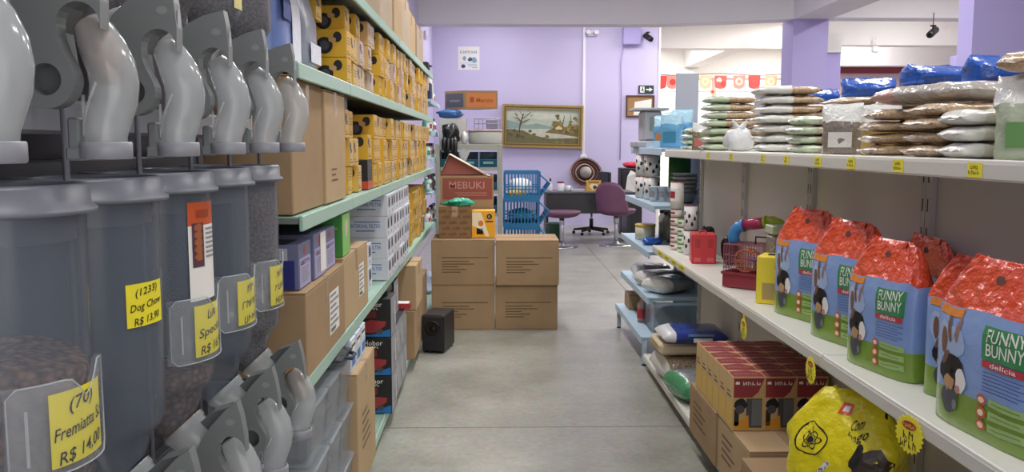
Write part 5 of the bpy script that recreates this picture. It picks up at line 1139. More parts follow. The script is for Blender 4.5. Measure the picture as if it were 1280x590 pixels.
def rabbit_bag():
    t = thing('rabbit_food_bag', '', 'bag', (0, 0, 0), 0, 'blue and green rabbit food bags with orange tops')
    L = lambda ts: [[fb_shape(q, 2 * PI * k / 36) for k in range(36)] for q in ts]
    MB().loft(L([0, .03, .1, .17, .22]), grs, True, False).loft(L([.22, .3, .4, .5, .6, .66, .71]), sky, False, False).build('bag_body', t)
    tp = MB().loft(L([.71, .76, .81, .86, .9, .94, .97, 1.0]), org, False, True); tp.build('bag_top', t)
    MB().disc(.05, .91, .13, .028, mat('handle_hole', '#5d1f14', .6), fb_front(.0012), 14, 2).build('handle_hole', t, fix=False)
    p = MB(); f1, f2, f3, f4 = fb_front(.001), fb_front(.0017), fb_front(.0024), fb_front(.0031)
    p.poly([(-.9, .2), (-.6, .27), (-.2, .22), (.3, .27), (.9, .23), (.9, .05), (-.9, .05)], grs, f1) if False else None
    p.disc(-.55, .5, .3, .12, skyl, f1, 18, 3, wob=.1)
    p.patch(-.85, -.35, .655, .705, opan, f2, 6, 1)
    br, bk2, tn, gy = mat('brown_fur_print', '#7b5a4a', .35), mat('black_fur_print', '#1f1d20', .35), mat('tan_fur_print', '#c59a6c', .35), mat('slate_fur_print', '#4c5058', .35)
    # a rabbit looking up, a black-and-white guinea pig and a small grey rodent
    sh_ = lambda f: (lambda q, tt: f(q * 1.02 + .13, tt))
    a2, a3, a4, a5 = sh_(f2), sh_(f3), sh_(f4), sh_(fb_front(.0038))
    p.disc(-.78, .5, .07, .085, br, a2, 14, 2, rot=-.2).disc(-.66, .58, .04, .09, br, a2, 12, 2, rot=.25).disc(-.5, .58, .035, .085, mat('pinkish_fur_print', '#9c7668', .35), a2, 12, 2, rot=-.5)
    p.disc(-.58, .33, .25, .1, bk2, a3, 18, 2, wob=.06).disc(-.4, .29, .1, .075, wpr, a4, 14, 2, wob=.08).disc(-.62, .26, .1, .05, tn, a4, 14, 2, wob=.1).disc(-.45, .235, .05, .025, mat('pink_print', '#c98f8c', .35), a5, 10, 1).disc(-.57, .335, .02, .014, mat('eye_print', '#0a0a0a', .2), a5, 8, 1).disc(-.72, .4, .08, .03, br, a4, 10, 1, rot=.5)
    p.disc(-.62, .155, .17, .08, gy, a4, 16, 2, wob=.08).disc(-.5, .14, .05, .03, mat('grey_fur_print', '#7e828a', .35), a5, 10, 1)
    p.patch(.08, .82, .47, .66, gpan, f2, 8, 4)
    lay = lambda x, y: (lambda s, tt: fb_front(.0026)(x + s, y + tt + .02 * s))
    for wd, yy in (('FUNNY', .612), ('BUNNY', .53)): p.text(wd, .075, wpr, lay(.45, yy), .6)
    p.patch(.1, .8, .425, .465, rpan, f3, 8, 1).text('delícia', .028, wpr, fb_front(.0031) if False else (lambda s, tt: fb_front(.0032)(.45 + s, .446 + tt)), .42)
    for k in range(6): p.patch(.12, .82 - .1 * (k % 2), .395 - k * .02, .4 - k * .02, txtb, f2, 6, 1)
    for k in range(3):
        y = .235 - k * .07; p.disc(.12, y, .085, .032, mat('orange_berry_print', '#d0603a', .3), f3, 14, 1).disc(.12, y, .055, .018, mat('cream_print', '#efe3c2', .5), f4, 10, 1); p.patch(.24, .85, y - .022, y + .022, mat('pale_green_print', '#9fbf7a', .3), f2, 6, 1).patch(.3, .75, y - .002, y + .004, grs, f3, 4, 1)
    p.build('printed_picture', t, fix=False); return t
rb = rabbit_bag(); BB = [
 ('blue rabbit food bag with orange top, biggest and nearest the viewer', 1.15, 1.9, -84, 1.05), ('blue rabbit food bag turned to the aisle end, squeezed behind the nearest one', 1.245, 2.15, -62, .97),
 ('blue rabbit food bag with orange top, third from the yellow box', 1.16, 2.485, -77, 1.0), ('blue rabbit food bag with orange top, second from the yellow box', 1.19, 2.85, -74, 1.06), ('blue rabbit food bag with an orange top, right beside the yellow box', 1.2, 3.26, -70, 1.08),
 ('blue rabbit food bag in the rear row, its orange top showing behind the nearest bag', 1.306, 1.8, -90, 1.06), ('blue rabbit food bag in the rear row behind the third bag, orange top showing', 1.308, 2.57, -90, 1.0)]
for i, (lb, x, y, ro, s) in enumerate(BB):
    if i == 0: rb.location = (x, y, ZL + .001); rb.rotation_euler = (0, 0, math.radians(ro)); rb['label'] = lb; rb.scale = (1.12, 1.0, 1.04)
    else: copy_tree(rb, lab_ := lb, (x, y, ZL + .001), math.radians(ro), (.96 if i != 2 else .9, .95 if i < 5 else .5, s) if i != 1 else (.85, .85, s))
# ---- small goods on the lower shelf
t = thing('yellow_box', 'yellow box with white printed side beside the hamster cage on the lower shelf', 'box', (1.2, 3.59, ZL), math.radians(-28)); w, d, h = .085, .075, .2
MB().box(-w, w, -d, d, .001, h, mat('lemon_yellow_board', '#ecd63a', .5), .003).build('box_body', t); p = MB().patch(-d * .92, d * .92, .012, h - .02, mat('off_white_print', '#dcd8c6', .5), aisle_r(-w - .0008))
for k, (a, b) in enumerate(((-.03, .13), (.03, .1), (-.02, .06), (.035, .04))): p.disc(a, b, .022, .026, mat('dim_grey_print', '#8b877c', .5), aisle_r(-w - .0014), 10, 1, wob=.12)
p.patch(-.06, .05, .02, .09, mat('tan_print', '#b29a5e', .5), front(-d - .0008)).text('~rabbit', .018, mat('ochre_print', '#b5862f', .5), front(-d - .0014, .02, .16), .06); p.build('printed_panel', t, fix=False); MB().box(-.05, .05, -.02, .02, h + .0005, h + .004, mat('dark_slot', '#2a2620', .6)).build('slot', t)
t = thing('hamster_cage', 'red wire hamster cage with an orange wheel on the lower shelf', 'cage', (1.19, 3.98, ZL + .004), math.radians(-42)); cr = mat('maroon_cage_plastic', '#8e3440', .35); w, d = .1, .085; m = MB()
m.box(-w, w, -d, d, .001, .008, cr)
for b in ((-w, w, -d, -d + .006), (-w, w, d - .006, d), (-w, -w + .006, -d + .006, d - .006), (w - .006, w, -d + .006, d - .006)): m.box(*b, .008, .065, cr)
m.box(-w - .006, w + .006, -d - .006, -d, .06, .072, cr).box(-w - .006, w + .006, d, d + .006, .06, .072, cr).box(-w - .006, -w, -d, d, .06, .072, cr).box(w, w + .006, -d, d, .06, .072, cr); m.build('base_tray', t, fix=False)
m = MB(); wr = mat('pink_cage_wire', '#a2596a', .4)
for k in range(15):
    x = -w + .004 + k * (2 * w - .008) / 14
    for y in (-d + .002, d - .002): m.cyl((x, y, .066), (x, y, .2), .0014, wr, 5)
    m.cyl((x, -d + .002, .2), (x, d - .002, .2), .0014, wr, 5)
for k in range(11):
    y = -d + .004 + k * (2 * d - .008) / 10
    for x in (-w + .002, w - .002): m.cyl((x, y, .066), (x, y, .2), .0014, wr, 5)
for z in (.09, .12, .15, .2):
    for y in (-d + .002, d - .002): m.cyl((-w, y, z), (w, y, z), .0018, wr, 5)
    for x in (-w + .002, w - .002): m.cyl((x, -d, z), (x, d, z), .0018, wr, 5)
m.build('wire_mesh', t, fix=False)
om = mat('orange_wheel_plastic', '#d87f2a', .3); wl = MB()
for y in (-.02, .035): wl.tube([(-.02 + .052 * math.cos(a), y, .12 + .052 * math.sin(a)) for a in [2 * PI * q / 24 for q in range(25)]], .004, om, 6); wl.cyl((-.072, y, .12), (.032, y, .12), .003, om, 6).cyl((-.02, y, .068), (-.02, y, .172), .003, om, 6)
for q in range(20): a = 2 * PI * q / 20; wl.cyl((-.02 + .052 * math.cos(a), -.02, .12 + .052 * math.sin(a)), (-.02 + .052 * math.cos(a), .035, .12 + .052 * math.sin(a)), .002, om, 5)
wl.cyl((-.02, .035, .12), (-.02, .083, .12), .006, om, 8).build('running_wheel', t, fix=False)
MB().box(.01, .09, -.07, .03, .13, .137, mat('lilac_cage_shelf', '#6c5fa6', .4), .002).build('upper_shelf', t)
tb = lambda a0, a1, n: [(-.115 + .13 - .13 * math.cos(math.radians(a0 + (a1 - a0) * k / n)) + (.0 if a0 + (a1 - a0) * k / n < 90 else .0), .0, .205 + .095 * math.sin(math.radians(a0 + (a1 - a0) * k / n))) for k in range(n + 1)]
for nm, pts, hx in (('tube_bend', [(-.085, 0, .2), (-.092, 0, .225), (-.085, 0, .255), (-.065, 0, .275), (-.04, 0, .283)], '#3f8fd0'), ('tube_straight', [(-.04, 0, .284), (.07, .0, .305)], '#a82d58'), ('tube_bend', [(.07, 0, .3055), (.1, 0, .309), (.13, 0, .3), (.15, 0, .275), (.155, 0, .255)], '#a7c23a')):
    m = MB().tube(pts, .027, mat('clear_tube_' + hx[1:], hx, .2, alpha=.85), 14)
    for e in (pts[0], pts[-1]): pass
    m.build(nm, t)
for a, b, hx in (((-.05, 0, .2815), (-.038, 0, .284), '#3f8fd0'), ((.062, 0, .3035), (.074, 0, .306), '#a7c23a')): MB().cyl(a, b, .031, mat('tube_collar_' + hx[1:], hx, .3), 16).build('tube_collar', t)
MB().tube([(.02, 0, .2), (.02, 0, .235), (.08, 0, .235), (.08, 0, .2)], .004, blk, 8).build('carry_handle', t)
t = thing('clear_accessory_pack', 'clear plastic pack of beige bedding behind the yellow box', 'pack', (1.28, 3.79, ZL)); MB().box(-.07, .07, -.05, .05, .001, .27, mat('beige_pack', '#a59a88', .3, vor=(80, .3), coat=.5), .012).build('pack_body', t); MB().box(-.072, .072, -.052, .052, .272, .31, mat('pale_green_header', '#b8c2a4', .4), .004).build('header_card', t)
t = thing('red_box', 'plain bright red box with a carry handle standing at the shelf front', 'box', (1.17, 4.84, ZL), math.radians(-8)); rd = mat('bright_red_board', '#c9343a', .4); w, d, h = .068, .075, .165
MB().box(-w, w, -d, d, .001, h, rd, .004).build('box_body', t); p = MB().patch(-w * .9, w * .9, .006, h - .006, rd, front(-d - .0003))
for x in (-.035, .035): p.patch(x - .014, x + .014, .09, .14, mat('dark_red_emboss', '#ae2b33', .4), front(-d - .0006)).patch(x - .018, x + .018, .012, .035, mat('pale_red_emboss', '#d8656a', .4), front(-d - .0006))
p.build('embossed_panel', t, fix=False); MB().tube([(-.02, 0, h), (-.015, 0, h + .014), (.015, 0, h + .014), (.02, 0, h)], .004, rd, 6).build('handle', t)
for i, (x, y, s) in enumerate(((1.24, 5.05, .9), (1.3, 4.74, .8))): crumple('black_bag', 'glossy black bag %s on the lower shelf' % ('between the small cans and the red box', 'behind the red box')[i], 'bag', (x, y, ZL + .001), .06 * s, .05 * s, .2 * s, mat('glossy_black_bag', '#1c1c20', .2, bump=(40, .5, .01)), 2.9 + i, pw=.6)
# little cans
cp = {}
def can(lab, x, y, z, rr, h, hx, lid, dog=False):
    k = (rr, h, hx, lid)
    if k in cp: return copy_tree(cp[k], lab, (x, y, z))
    t = cp[k] = thing('food_can', lab, 'can', (x, y, z), 0, 'cans on the right shelves'); MB().lathe([(rr, .002), (rr, h - .004)], mat('can_print_' + hx[1:], hx, .35), (0, 0, 0), 20).build('can_body', t); MB().lathe([(rr * 1.03, h - .0035), (rr * 1.03, h - .0005), (rr * .9, h - .0008)], mat('can_lid_' + lid[1:], lid, .3), (0, 0, 0), 20).build('lid', t)
    p = MB(); cm = lambda a, q: ((rr + .0006) * math.cos(a), (rr + .0006) * math.sin(a), q)
    if dog:
        for q in range(9): p.disc(2.6 + q * .42, h * (.25 + .55 * ((q * 7) % 5) / 5), .2, h * .09, blk, cm, 10, 2, wob=.15)
    else: p.patch(2.5, 4.9, h * .3, h * .75, wpr, cm, 8, 1).patch(3.2, 4.2, h * .4, h * .65, mat('can_print_' + lid[1:], lid, .3), lambda a, q: ((rr + .0012) * math.cos(a), (rr + .0012) * math.sin(a), q), 5, 1)
    p.build('printed_label', t, fix=False); return t
for c, (y, n, hx, lid, zz) in enumerate(((5.42, 5, '#e4dcd6', '#a8323c', 0), (5.3, 4, '#dfe3d8', '#5c9a3f', 0))):
    for k in range(n): can('small %s can in the %s at the lower shelf end, %s' % (('white and red', 'white and green')[c], ('taller pile', 'shorter pile')[c], LAY[k]), 1.14 + .02 * c, y, ZL + .001 + k * .052, .037, .051, hx, lid)
can('tall white canister with red lid standing on the white and red can pile', 1.14, 5.42, ZL + .001 + 5 * .052, .042, .17, '#ece9e4', '#a8323c')
for k in range(2): can('white canister with black spots beside the green cans, %s' % ('lower', 'upper')[k], 1.175, 5.18, ZL + .001 + k * .15, .04, .149, '#e6e4e2', '#8c2c38', True)
# ---- pale blue shelf unit at the end of the right run
be = gondola('blue_end_shelving', 'pale blue shelf unit at the far end of the right run', 'shelving', -1, 1.03, 1.47, 5.72, 6.98, [1.47, 1.09, .78, .47, .2], blue_sh, blue_sh, mat('blue_underside', '#8fa9bd', .5), mat('blue_back_panel', '#9fb0c8', .5), None, 1.5, None, [1.1, 1.06, 1.03, 1.03, .99], legs=True)
tag(MB().box(1.275, 1.435, 6.16, 6.19, 1.4705, P(860, 92, 6.2).z, mat('bluish_grey_panel', '#b3b7c4'), .003).build('grey_board'), 'grey board standing upright on the pale blue unit against the bright windows', 'board')
t = thing('weighing_scale', 'grey price scale with a small screen on top of the pale blue unit', 'scale', (1.2, 6.72, 1.473)); gl = mat('scale_grey_plastic', '#a9aaae', .4)
MB().box(-.14, .1, -.14, .14, .0, .05, gl, .01).build('scale_base', t); MB().box(-.08, .06, -.12, .12, .0505, .28, gl, .015).build('display_tower', t); MB().box(-.03, .045, -.126, -.1205, .13, .23, mat('screen_grey_green', '#7c867c', .2), .003).build('screen', t); MB().box(-.15, .11, -.15, .15, .2805, .3, gl, .006).build('top_plate', t)
t = thing('blue_tray', 'pale blue tray lying on the front of the blue unit beside the scale', 'tray', (1.245, 6.34, 1.473)); m = MB().box(-.12, .1, -.15, .15, .0, .006, blue_sh)
for b in ((-.12, .1, -.15, -.144), (-.12, .1, .144, .15), (-.12, -.114, -.144, .144), (.094, .1, -.144, .144)): m.box(*b, .006, .05, blue_sh)
m.build('tray_body', t, fix=False)
aq = mat('aqua_blue_foil', '#5f9fc8', .25, bump=(26, .6, .012), coat=.4)
for i, (x, y, h) in enumerate(((1.22, 6.28, .22), (1.3, 6.05, .26), (1.2, 5.92, .24))): upright('aqua blue foil bag standing on top of the pale blue unit, %s' % ('in the tray', 'before the grey board', 'nearest the grain bags')[i], (x, y, 1.4745 + (.006 if i == 0 else 0)), .15, .09, h, aq, mat('pale_aqua_foil', '#9cc5d8', .25, bump=(26, .6, .012), coat=.4), -.5, 'foil_bag', 'aqua blue foil bags', i + 20, mat('orange_fish_print', '#d58a4a', .4) if i == 0 else mat('teal_print', '#3a7f9c', .4))
for k in range(2): can('tall white canister with black dalmatian spots on the blue unit, %s' % ('lower', 'upper')[k], 1.13, 6.62, 1.0925 + k * .165, .06, .164, '#dcdada', '#8c2c38', True)
for k in range(2): can('white canister with black spots and dark red lid, beside the tall dalmatian pair, %s' % ('lower', 'upper')[k], 1.16, 6.42, 1.0925 + k * .165, .06, .164, '#dedcda', '#8c2c38', True) if k < 2 else None
t = thing('dark_green_tin', 'dark green tin at the back of the blue unit behind the spotted canisters', 'tin', (1.34, 6.3, 1.0925)); MB().lathe([(.08, .001), (.08, .32)], mat('dark_green_print', '#24402f', .4), (0, 0, 0), 22).build('tin_body', t); MB().lathe([(.083, .3205), (.083, .335), (.07, .338)], steel, (0, 0, 0), 22).build('lid', t)
t0 = None
for k in range(3):
    lab = 'white plastic cup on the blue unit shelf before the green tin, %s' % ('nearest the aisle', 'middle one', 'nearest the bowls')[k]
    if not t0: 
        t0 = t = thing('white_cup', lab, 'cup', (1.13, 6.18, 1.0925), 0, 'white cups on the blue unit'); MB().lathe([(.028, .001), (.036, .1), (.039, .1), (.039, .104), (.033, .104), (.026, .006)], mat('white_cup_plastic', '#d7dadd', .35), (0, 0, 0), 18, True, True).build('cup_body', t); MB().patch(2.6, 4.8, .03, .07, mat('grey_print', '#8f8d93'), lambda a, q: ((.0292 + q * .08) * math.cos(a), (.0292 + q * .08) * math.sin(a), q), 6, 1).build('printed_label', t, fix=False)
    else: copy_tree(t0, lab, (1.13 + k * .06, 6.18 - k * .03, 1.0925))
t0 = None
for k in range(6):
    lab = 'steel pet bowl in the stack of bowls on the blue unit, %s' % ('lowest', 'second up', 'third up', 'fourth up', 'fifth up', 'topmost')[k]
    if not t0:
        t0 = t = thing('steel_bowl', lab, 'bowl', (1.31, 5.98, 1.0925), 0, 'stacked steel bowls'); MB().lathe([(.05, .001), (.055, .003), (.085, .06), (.098, .064), (.098, .067), (.083, .064), (.052, .008)], mat('satin_steel_bowl', '#b4b6b9', .45, metal=.55), (0, 0, 0), 26).build('bowl_body', t); MB().lathe([(.05, .0), (.058, .0), (.06, .008), (.056, .009)], blk, (0, 0, 0), 26, False, False).build('rubber_ring', t)
    else: copy_tree(t0, lab, (1.31 + .004 * (k % 2), 5.98, 1.0925 + k * .028))
# jars, tin and blue pack on the third shelf
t0 = None; jg = mat('jar_glass', '#8a8f86', .12, alpha=.6, spec=.6)
for k in range(3):
    lab = 'dark glass jar on the middle shelf of the blue unit, %s' % ('behind the yellow-rimmed tin', 'second along', 'nearest the cans')[k]
    if not t0: t0 = t = thing('glass_jar', lab, 'jar', (1.3, 6.6, .7825), 0, 'dark glass jars'); MB().lathe([(.05, .001), (.052, .16), (.04, .18), (.04, .19)], jg, (0, 0, 0), 18).build('jar_body', t); MB().lathe([(.044, .1905), (.044, .215)], blk, (0, 0, 0), 16).build('lid', t); MB().lathe([(.044, .004), (.046, .12)], mat('olive_contents', '#585b43', .7, vor=(60, .4)), (0, 0, 0), 16).build('contents', t)
    else: copy_tree(t0, lab, (1.3, 6.6 - k * .16, .7825))
t = thing('yellow_rimmed_tin', 'low round tin with a yellow rim on the middle shelf of the blue unit', 'tin', (1.13, 6.5, .7825)); MB().lathe([(.075, .001), (.075, .1)], mat('olive_white_print', '#c9c7ae', .4), (0, 0, 0), 24).build('tin_body', t); MB().lathe([(.078, .1005), (.078, .114), (.07, .117)], mat('yellow_rim', '#d2b03c', .4), (0, 0, 0), 24).build('lid', t)
tag(pillow(MB(), .14, .1, .05, blue_f, 4.4).build('blue_pack', loc=(1.12, 6.15, .7825)), 'small bright blue foil pack lying on the middle shelf of the blue unit', 'pack')
for i, (y, L) in enumerate(((6.6, .3), (6.25, .34), (5.95, .3))): bag('silver clear-film pack lying on the lower shelf of the pale blue unit, %s' % ('farthest', 'middle', 'nearest')[i], (1.2, y, .4725), L, .26, .11, mat('silver_grey_film', '#86888a', .2, bump=(22, .8, .015), coat=.6), .3 * i, film, .25, 'silver packs on the blue unit', i, name='film_pack')
carton('small cardboard box at the corner of the blue unit bottom shelf', 1.04, 1.13, 6.68, 6.9, .2025, .32, kraft, 'y', tape=False)
t = thing('red_bottle', 'slim clear bottle with red contents on the bottom shelf of the blue unit', 'bottle', (1.065, 6.22, .2025)); MB().lathe([(.03, .001), (.032, .13), (.015, .16), (.015, .18)], mat('pinkish_clear', '#b78f86', .2, alpha=.8), (0, 0, 0), 16).build('bottle_body', t); MB().lathe([(.018, .1805), (.018, .2)], mat('red_print', '#b0343c'), (0, 0, 0), 12).build('cap', t); MB().patch(2.3, 5.2, .03, .1, mat('red_print', '#b0343c'), lambda a, q: (.0332 * math.cos(a), .0332 * math.sin(a), q), 8, 1).build('label', t, fix=False)
t = thing('glass_tank', 'small glass tank with a blue rim on the bottom shelf of the blue unit', 'aquarium', (1.25, 6.0, .2025)); tg = mat('tank_glass', '#8fa5b5', .05, alpha=.35, spec=.6); m = MB(); w, d, h = .17, .2, .2
m.box(-w, w, -d, -d + .006, .006, h, tg).box(-w, w, d - .006, d, .006, h, tg).box(-w, -w + .006, -d + .0065, d - .0065, .006, h, tg).box(w - .006, w, -d + .0065, d - .0065, .006, h, tg).box(-w, w, -d, d, .001, .0055, tg).build('glass_walls', t, fix=False)
m = MB(); m.box(-w - .004, w + .004, -d - .004, -d + .008, h + .0005, h + .02, blue_sh).box(-w - .004, w + .004, d - .008, d + .004, h + .0005, h + .02, blue_sh).box(-w - .004, -w + .008, -d + .0085, d - .0085, h + .0005, h + .02, blue_sh).box(w - .008, w + .004, -d + .0085, d - .0085, h + .0005, h + .02, blue_sh).build('rim', t, fix=False)
crumple('grey_film_bag', 'crumpled grey film bag inside the small glass tank', 'bag', (1.25, 6.0, .2095), .12, .13, .14, mat('silver_grey_film', '#86888a'), 8.8)
# ---- base deck: packs at the far end
bag('silver and green film bag hanging over the base deck edge, lowest pack', (1.125, 4.66, ZD + .003), .32, .34, .15, mat('silver_grey_film', '#86888a'), .2, mat('green_film', '#3f8f62', .25, bump=(26, .8, .015), coat=.5), .13, None, 1, name='film_pack')
bag('silver-brown film bag of grain on the base deck under the cream pack', (1.14, 5.06, ZD + .003), .36, .4, .17, mat('silver_brown_film', '#a58d74', .22, vor=(90, .45), bump=(26, .9, .018), coat=.7), .1, film, .07, None, 2, name='film_pack')
t = thing('cream_pack', 'cream paper pack lying between the silver-brown bag and the blue and white pack', 'pack', (1.13, 5.06, ZD + .176)); MB().box(-.18, .16, -.16, .16, .001, .068, mat('cream_paper', '#d2c3a6', .6, var=(6, .08)), .02).build('pack_body', t); MB().box(-.181, -.178, -.1, .1, .015, .05, mat('tan_print', '#b29a5e')).build('label', t)
t = thing('blue_white_pack', 'blue and white diaper-like pack on top of the cream pack', 'pack', (1.15, 5.0, ZD + .247)); dbl = mat('royal_blue_film', '#2a3f94', .25, bump=(20, .5, .012), coat=.4); pillow(MB(), .38, .32, .085, dbl, 2.2, mat('white_pack_film', '#dadbe0', .3, bump=(20, .4, .012)), .22).build('pack_body', t); p = MB().patch(-.02, .09, .02, .045, wpr, front(-.161)).patch(-.05, .1, .055, .07, mat('pale_blue_print', '#7fa3bd'), front(-.1595)).build('printed_panel', t, fix=False)
t = bag('grey film pack beside the blue and white pack, against the back panel', (1.27, 4.86, ZD + .35), .16, .2, .09, mat('silver_grey_film', '#86888a'), 0, None, .4, None, 1, name='film_pack') if False else None
# ---- cartons under the shelf and the red and tan boxes on them
ZC_ = .345
cl = [('flat-topped cardboard carton under the red and tan boxes, farthest one', .945, 1.335, 3.61, 4.1), ('flat-topped cardboard carton under the front row of red and tan boxes', .955, 1.335, 3.14, 3.605), ('cardboard carton before the red and tan boxes, cut by the frame', .915, 1.335, 2.8, 3.11), ('cardboard carton under the big yellow bag, nearest the viewer', .93, 1.335, 2.38, 2.79)]
for i, (lb, x0, x1, y0, y1) in enumerate(cl): carton(lb, x0, x1, y0, y1, ZD + .0035, ZC_ - (.0 if i < 2 else .012 if i == 2 else .05), kraft2 if i % 2 else kraft, 'y', marks=[(aisle_r(-(x1 - x0) / 2 - .0008, 0, .14), lines(4, .16, .03, .03, i + 3), ink)], group='cartons on the right base deck')
rdk = mat('dark_red_box_print', '#96363e', .5, var=(12, .1)); tanb = mat('tan_box_board', '#cfae78', .55, var=(9, .08))
def make_rt():
    t = thing('red_tan_box', '', 'box', (0, 0, 0), 0, 'red and tan boxes on the cartons'); w, d, h = .0645, .0525, .224
    MB().box(-w, w, -d, d, .0005, h, tanb, .002).build('box_body', t); p = MB(); f, f2, f3 = front(-d - .0006), front(-d - .0012), front(-d - .0018)
    p.poly([(-w * .95, h * .62), (-w * .95, h * .97), (w * .95, h * .97), (w * .6, h * .72), (w * .2, h * .62)], rdk, f); p.patch(-w * .15, w * .85, h * .06, h * .6, mat('slate_photo_print', '#4c5258', .5), f).patch(w * .2, w * .85, h * .1, h * .58, mat('steel_photo_print', '#6f757a', .4), f2)
    p.poly([(-w * .9, h * .04), (w * .05, h * .04), (w * .0, h * .3), (-w * .35, h * .22), (-w * .9, h * .16)], mat('amber_print', '#dc9a2c', .5), f2); p.disc(-w * .5, h * .5, w * .42, h * .1, blk, f2, 14, 1, wob=.1).disc(-w * .55, h * .4, w * .3, h * .08, gry, f3, 12, 1).patch(-w * .9, -w * .6, h * .1, h * .4, blk, f2)
    p.text('~kala', .016, wpr, front(-d - .0012, .012, h * .88), .07).patch(-w * .85, -w * .6, h * .86, h * .91, wpr, f2)
    p.poly([(-w * .97, -d * .97), (w * .97, -d * .97), (w * .97, d * .2), (w * .3, d * .97), (-w * .97, d * .5)], rdk, topf(h + .0006)); p.text('~kala', .018, mat('pale_red_print', '#b98b7e'), topf(h + .0012, 0, -.01), .09)
    g = aisle_r(-w - .0006); p.patch(-d * .9, d * .9, h * .06, h * .5, mat('pale_yellow_print', '#dcb455'), g).patch(-d * .6, d * .5, h * .58, h * .62, ink, g).patch(-d * .6, d * .2, h * .66, h * .69, ink, g)
    p.build('printed_panel', t, fix=False); return t
rt = None
for c in range(3):
    for q in range(6 if c else 6):
        lab = 'red and tan box, %s row from the front, %s' % (ORD[q + 1], ('column at the aisle', 'middle column', 'column under the shelf')[c]); loc = (1.016 + c * .1285, 3.425 + q * .1065, ZC_ + .001)
        if rt is None: rt = make_rt(); rt.location = loc; rt['label'] = lab
        else: copy_tree(rt, lab, loc, rot=R.uniform(-.006, .006))
# ---- big yellow bags in front
yb_ = mat('lemon_bag_film', '#e3d41d', .25, bump=(14, .9, .025), coat=.4)
def ybag(label, loc, rot, sc_, seed, full=True):
    t = thing('yellow_pet_food_bag', label, 'bag', loc, rot); W_, D_, H_ = .19 * sc_, .1 * sc_, .5 * sc_
    def S(tt, a):
        dd = D_ * (.9 + .3 * math.sin(PI * min(1, tt * 1.15))) * (1 if tt < .62 else max(.1, 1 - ((tt - .62) / .38) ** 1.6)); ww = W_ * (1 if tt < .72 else 1 - .45 * ((tt - .72) / .28) ** 1.3)
        dn = .02 * noise.noise(Vector((math.cos(a) * 1.6 + seed, math.sin(a) * 1.6, tt * 4))) + .01 * noise.noise(Vector((math.cos(a) * 4 + seed, math.sin(a) * 4, tt * 11)))
        return Vector((ww * spow(math.cos(a), .6) + dn + .05 * sc_ * max(0, tt - .6), dd * spow(math.sin(a), .6) + dn, max(.001, H_ * tt + (dn if tt > .02 else 0))))
    L = [[S(q / 16, 2 * PI * k / 36) for k in range(36)] for q in range(17)]
    MB().loft(L, yb_).build('bag_body', t)
    def ff(e):
        def f(s, tt):
            a = -PI / 2 + math.asin(max(-1, min(1, math.copysign(abs(s) ** 1.67, s)))); p = S(tt, a); return (p.x, p.y - e, p.z)
        return f
    p = MB(); 
    if full:
        p.disc(-.5, .66, .3, .1, black, ff(.0012), 26, 2).disc(-.5, .66, .275, .091, yb_, ff(.0022), 26, 2)
        for k in range(3):
            for j in range(20):
                a0, a1 = 2 * PI * j / 20, 2 * PI * (j + 1) / 20; an = PI / 3 * k
                def el(a, g): x, y = .2 * g * math.cos(a), .028 * g * math.sin(a); return (-.5 + x * math.cos(an) - y * 3 * math.sin(an), .66 + (x / 3) * math.sin(an) + y * math.cos(an))
                q = [el(a0, 1), el(a1, 1), el(a1, .84), el(a0, .84)]; p.add([ff(.0032)(*z) for z in q], [(0, 1, 2, 3)], black)
        p.disc(-.5, .66, .06, .02, black, ff(.0036), 12, 1)
        p.poly([(-.32, .44), (-.24, .425), (.0, .56), (-.06, .59)], wpr, ff(.002)); tl = lambda s, tt: ff(.003)(-.16 + s * .85 - tt * .9, .505 + tt * .8 + s * .48)
        p.text('~balance', .045, black, tl, .3)
        p.patch(-.2, .08, .86, .92, mat('orange_red_film', '#dd4a26'), ff(.002), 4, 2).patch(-.12, .02, .875, .905, wpr, ff(.003), 3, 1)
        for wd, (x, y) in (('Com', (.3, .82)), ('frango', (.36, .77))): p.text(wd, .052, black, (lambda x, y: lambda s, tt: ff(.002)(x + s * .9, y + tt + s * .12))(x, y), .3 if wd == 'Com' else .5)
        dgm = mat('dark_brown_fur_print', '#3b2f2c', .35)
        p.disc(.66, .56, .3, .15, dgm, ff(.0012), 20, 3, wob=.06).disc(.6, .46, .18, .08, mat('brown_fur_print', '#7b5a4a'), ff(.002), 16, 2, wob=.08).disc(.45, .66, .12, .07, blk, ff(.0022), 14, 2, rot=.6).disc(.64, .47, .05, .015, mat('pink_print', '#c98f8c'), ff(.003), 10, 1).disc(.74, .6, .025, .012, black, ff(.003), 8, 1)
    else: p.disc(0, .5, .5, .18, blk, ff(.0015), 20, 3, wob=.08).disc(.1, .42, .25, .09, mat('brown_fur_print', '#7b5a4a'), ff(.0025), 16, 2, wob=.08).patch(-.4, .4, .78, .84, mat('orange_red_film', '#dd4a26'), ff(.002), 6, 2)
    p.build('printed_picture', t, fix=False); return t
yb1 = ybag('big yellow pet food bag with dog picture and round emblem, on the base deck cartons', (1.075, 2.56, ZC_ - .0495), math.radians(-44), .9, 1.3)
yb2 = ybag('second yellow pet food bag, behind the starburst tag nearest the viewer', (1.16, 2.06, ZD + .005), math.radians(-60), .95, 4.1, False)
LAMPS = [(0.25, 0.7, 25), (0.1, 3.4, 40), (0.1, 6.4, 52), (0.1, 9.4, 85), (-0.1, 14.5, 26), (2.0, 14.5, 26), (2.6, 2.6, 50), (2.8, 5.6, 60), (2.8, 9.0, 65), (6.0, 10.5, 90), (6.0, 15.9, 170), (3.5, 19.5, 200), (4.0, 14.9, 90), (6.6, 19.5, 170), (6.8, 13.2, 80)]  # first and last lamps added only to brighten near dispensers and white beam
DAY = 18; EXPO = -0.16
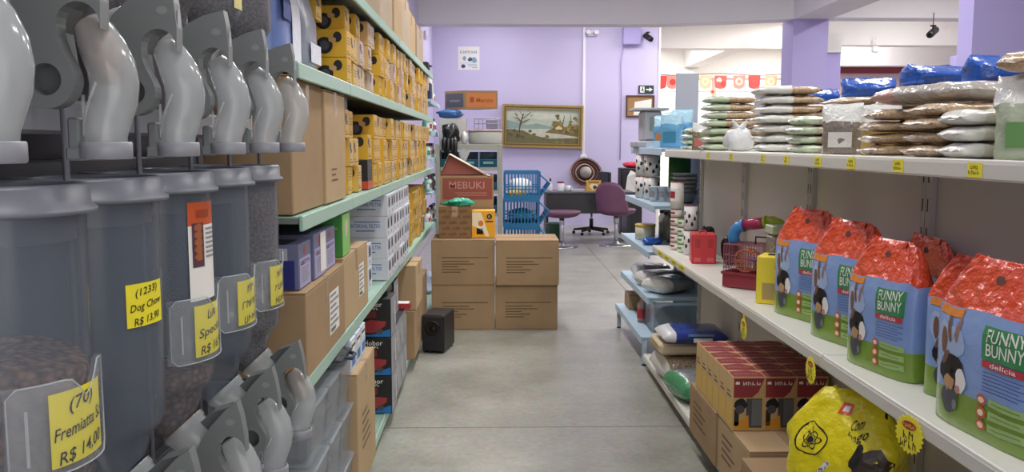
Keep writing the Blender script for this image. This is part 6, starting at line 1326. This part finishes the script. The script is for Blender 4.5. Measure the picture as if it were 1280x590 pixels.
# ================================================================== light
w = bpy.data.worlds.new('daylight'); sc.world = w; w.use_nodes = True
w.node_tree.nodes['Background'].inputs[0].default_value = (1, .97, .95, 1); w.node_tree.nodes['Background'].inputs[1].default_value = 2.2
tube_m = mat('lamp_tube', '#ffffff', .4, emis=6)
def lamp(x, y, power, sx=.3, sy=1.2, label=''):
    z = 3.85
    t = thing('ceiling_lamp', label, 'ceiling lamp', (x, y, z), group='twin-tube lamps on the ceiling')
    MB().box(-sx / 2, sx / 2, -sy / 2, sy / 2, .05, .1, white, .01).cyl((0, -sy * .3, .1), (0, -sy * .3, ZC - z), .01, white).cyl((0, sy * .3, .1), (0, sy * .3, ZC - z), .01, white).build('housing', t, fix=False)
    for s in (-1, 1): MB().cyl((s * .08, -sy * .48, .03), (s * .08, sy * .48, .03), .016, tube_m, 10).build('tube', t)
    ld = bpy.data.lights.new('lamp_light', 'AREA'); ld.shape = 'RECTANGLE'; ld.size = sx; ld.size_y = sy; ld.energy = power; ld.color = (1, .98, .96)
    lo = bpy.data.objects.new('lamp_light', ld); C.objects.link(lo); lo.location = (x, y, z - .01)
for x, y, p in LAMPS: lamp(x, y, p, label='unseen twin-tube ceiling lamp placed to light the shop')
# area light added as daylight from an unseen doorway behind the viewer
ld = bpy.data.lights.new('added_front_daylight', 'AREA'); ld.shape = 'RECTANGLE'; ld.size = 5.6; ld.size_y = 2.8; ld.energy = DAY; ld.color = (1, .99, .97)
lo = bpy.data.objects.new('added_front_daylight', ld); C.objects.link(lo); lo.location = (2.05, YM - .2, 1.5); lo.rotation_euler = (PI / 2, 0, 0)
sc.view_settings.view_transform = 'Standard'; sc.view_settings.look = 'None'; sc.view_settings.exposure = EXPO; sc.view_settings.gamma = 1
sc.view_settings.use_curve_mapping = False
sc.cycles.use_denoising = True; sc.cycles.max_bounces = 7; sc.cycles.diffuse_bounces = 4; sc.cycles.glossy_bounces = 3; sc.cycles.transparent_max_bounces = 24
sc.cycles.sample_clamp_indirect = 6; sc.cycles.caustics_reflective = False; sc.cycles.caustics_refractive = False
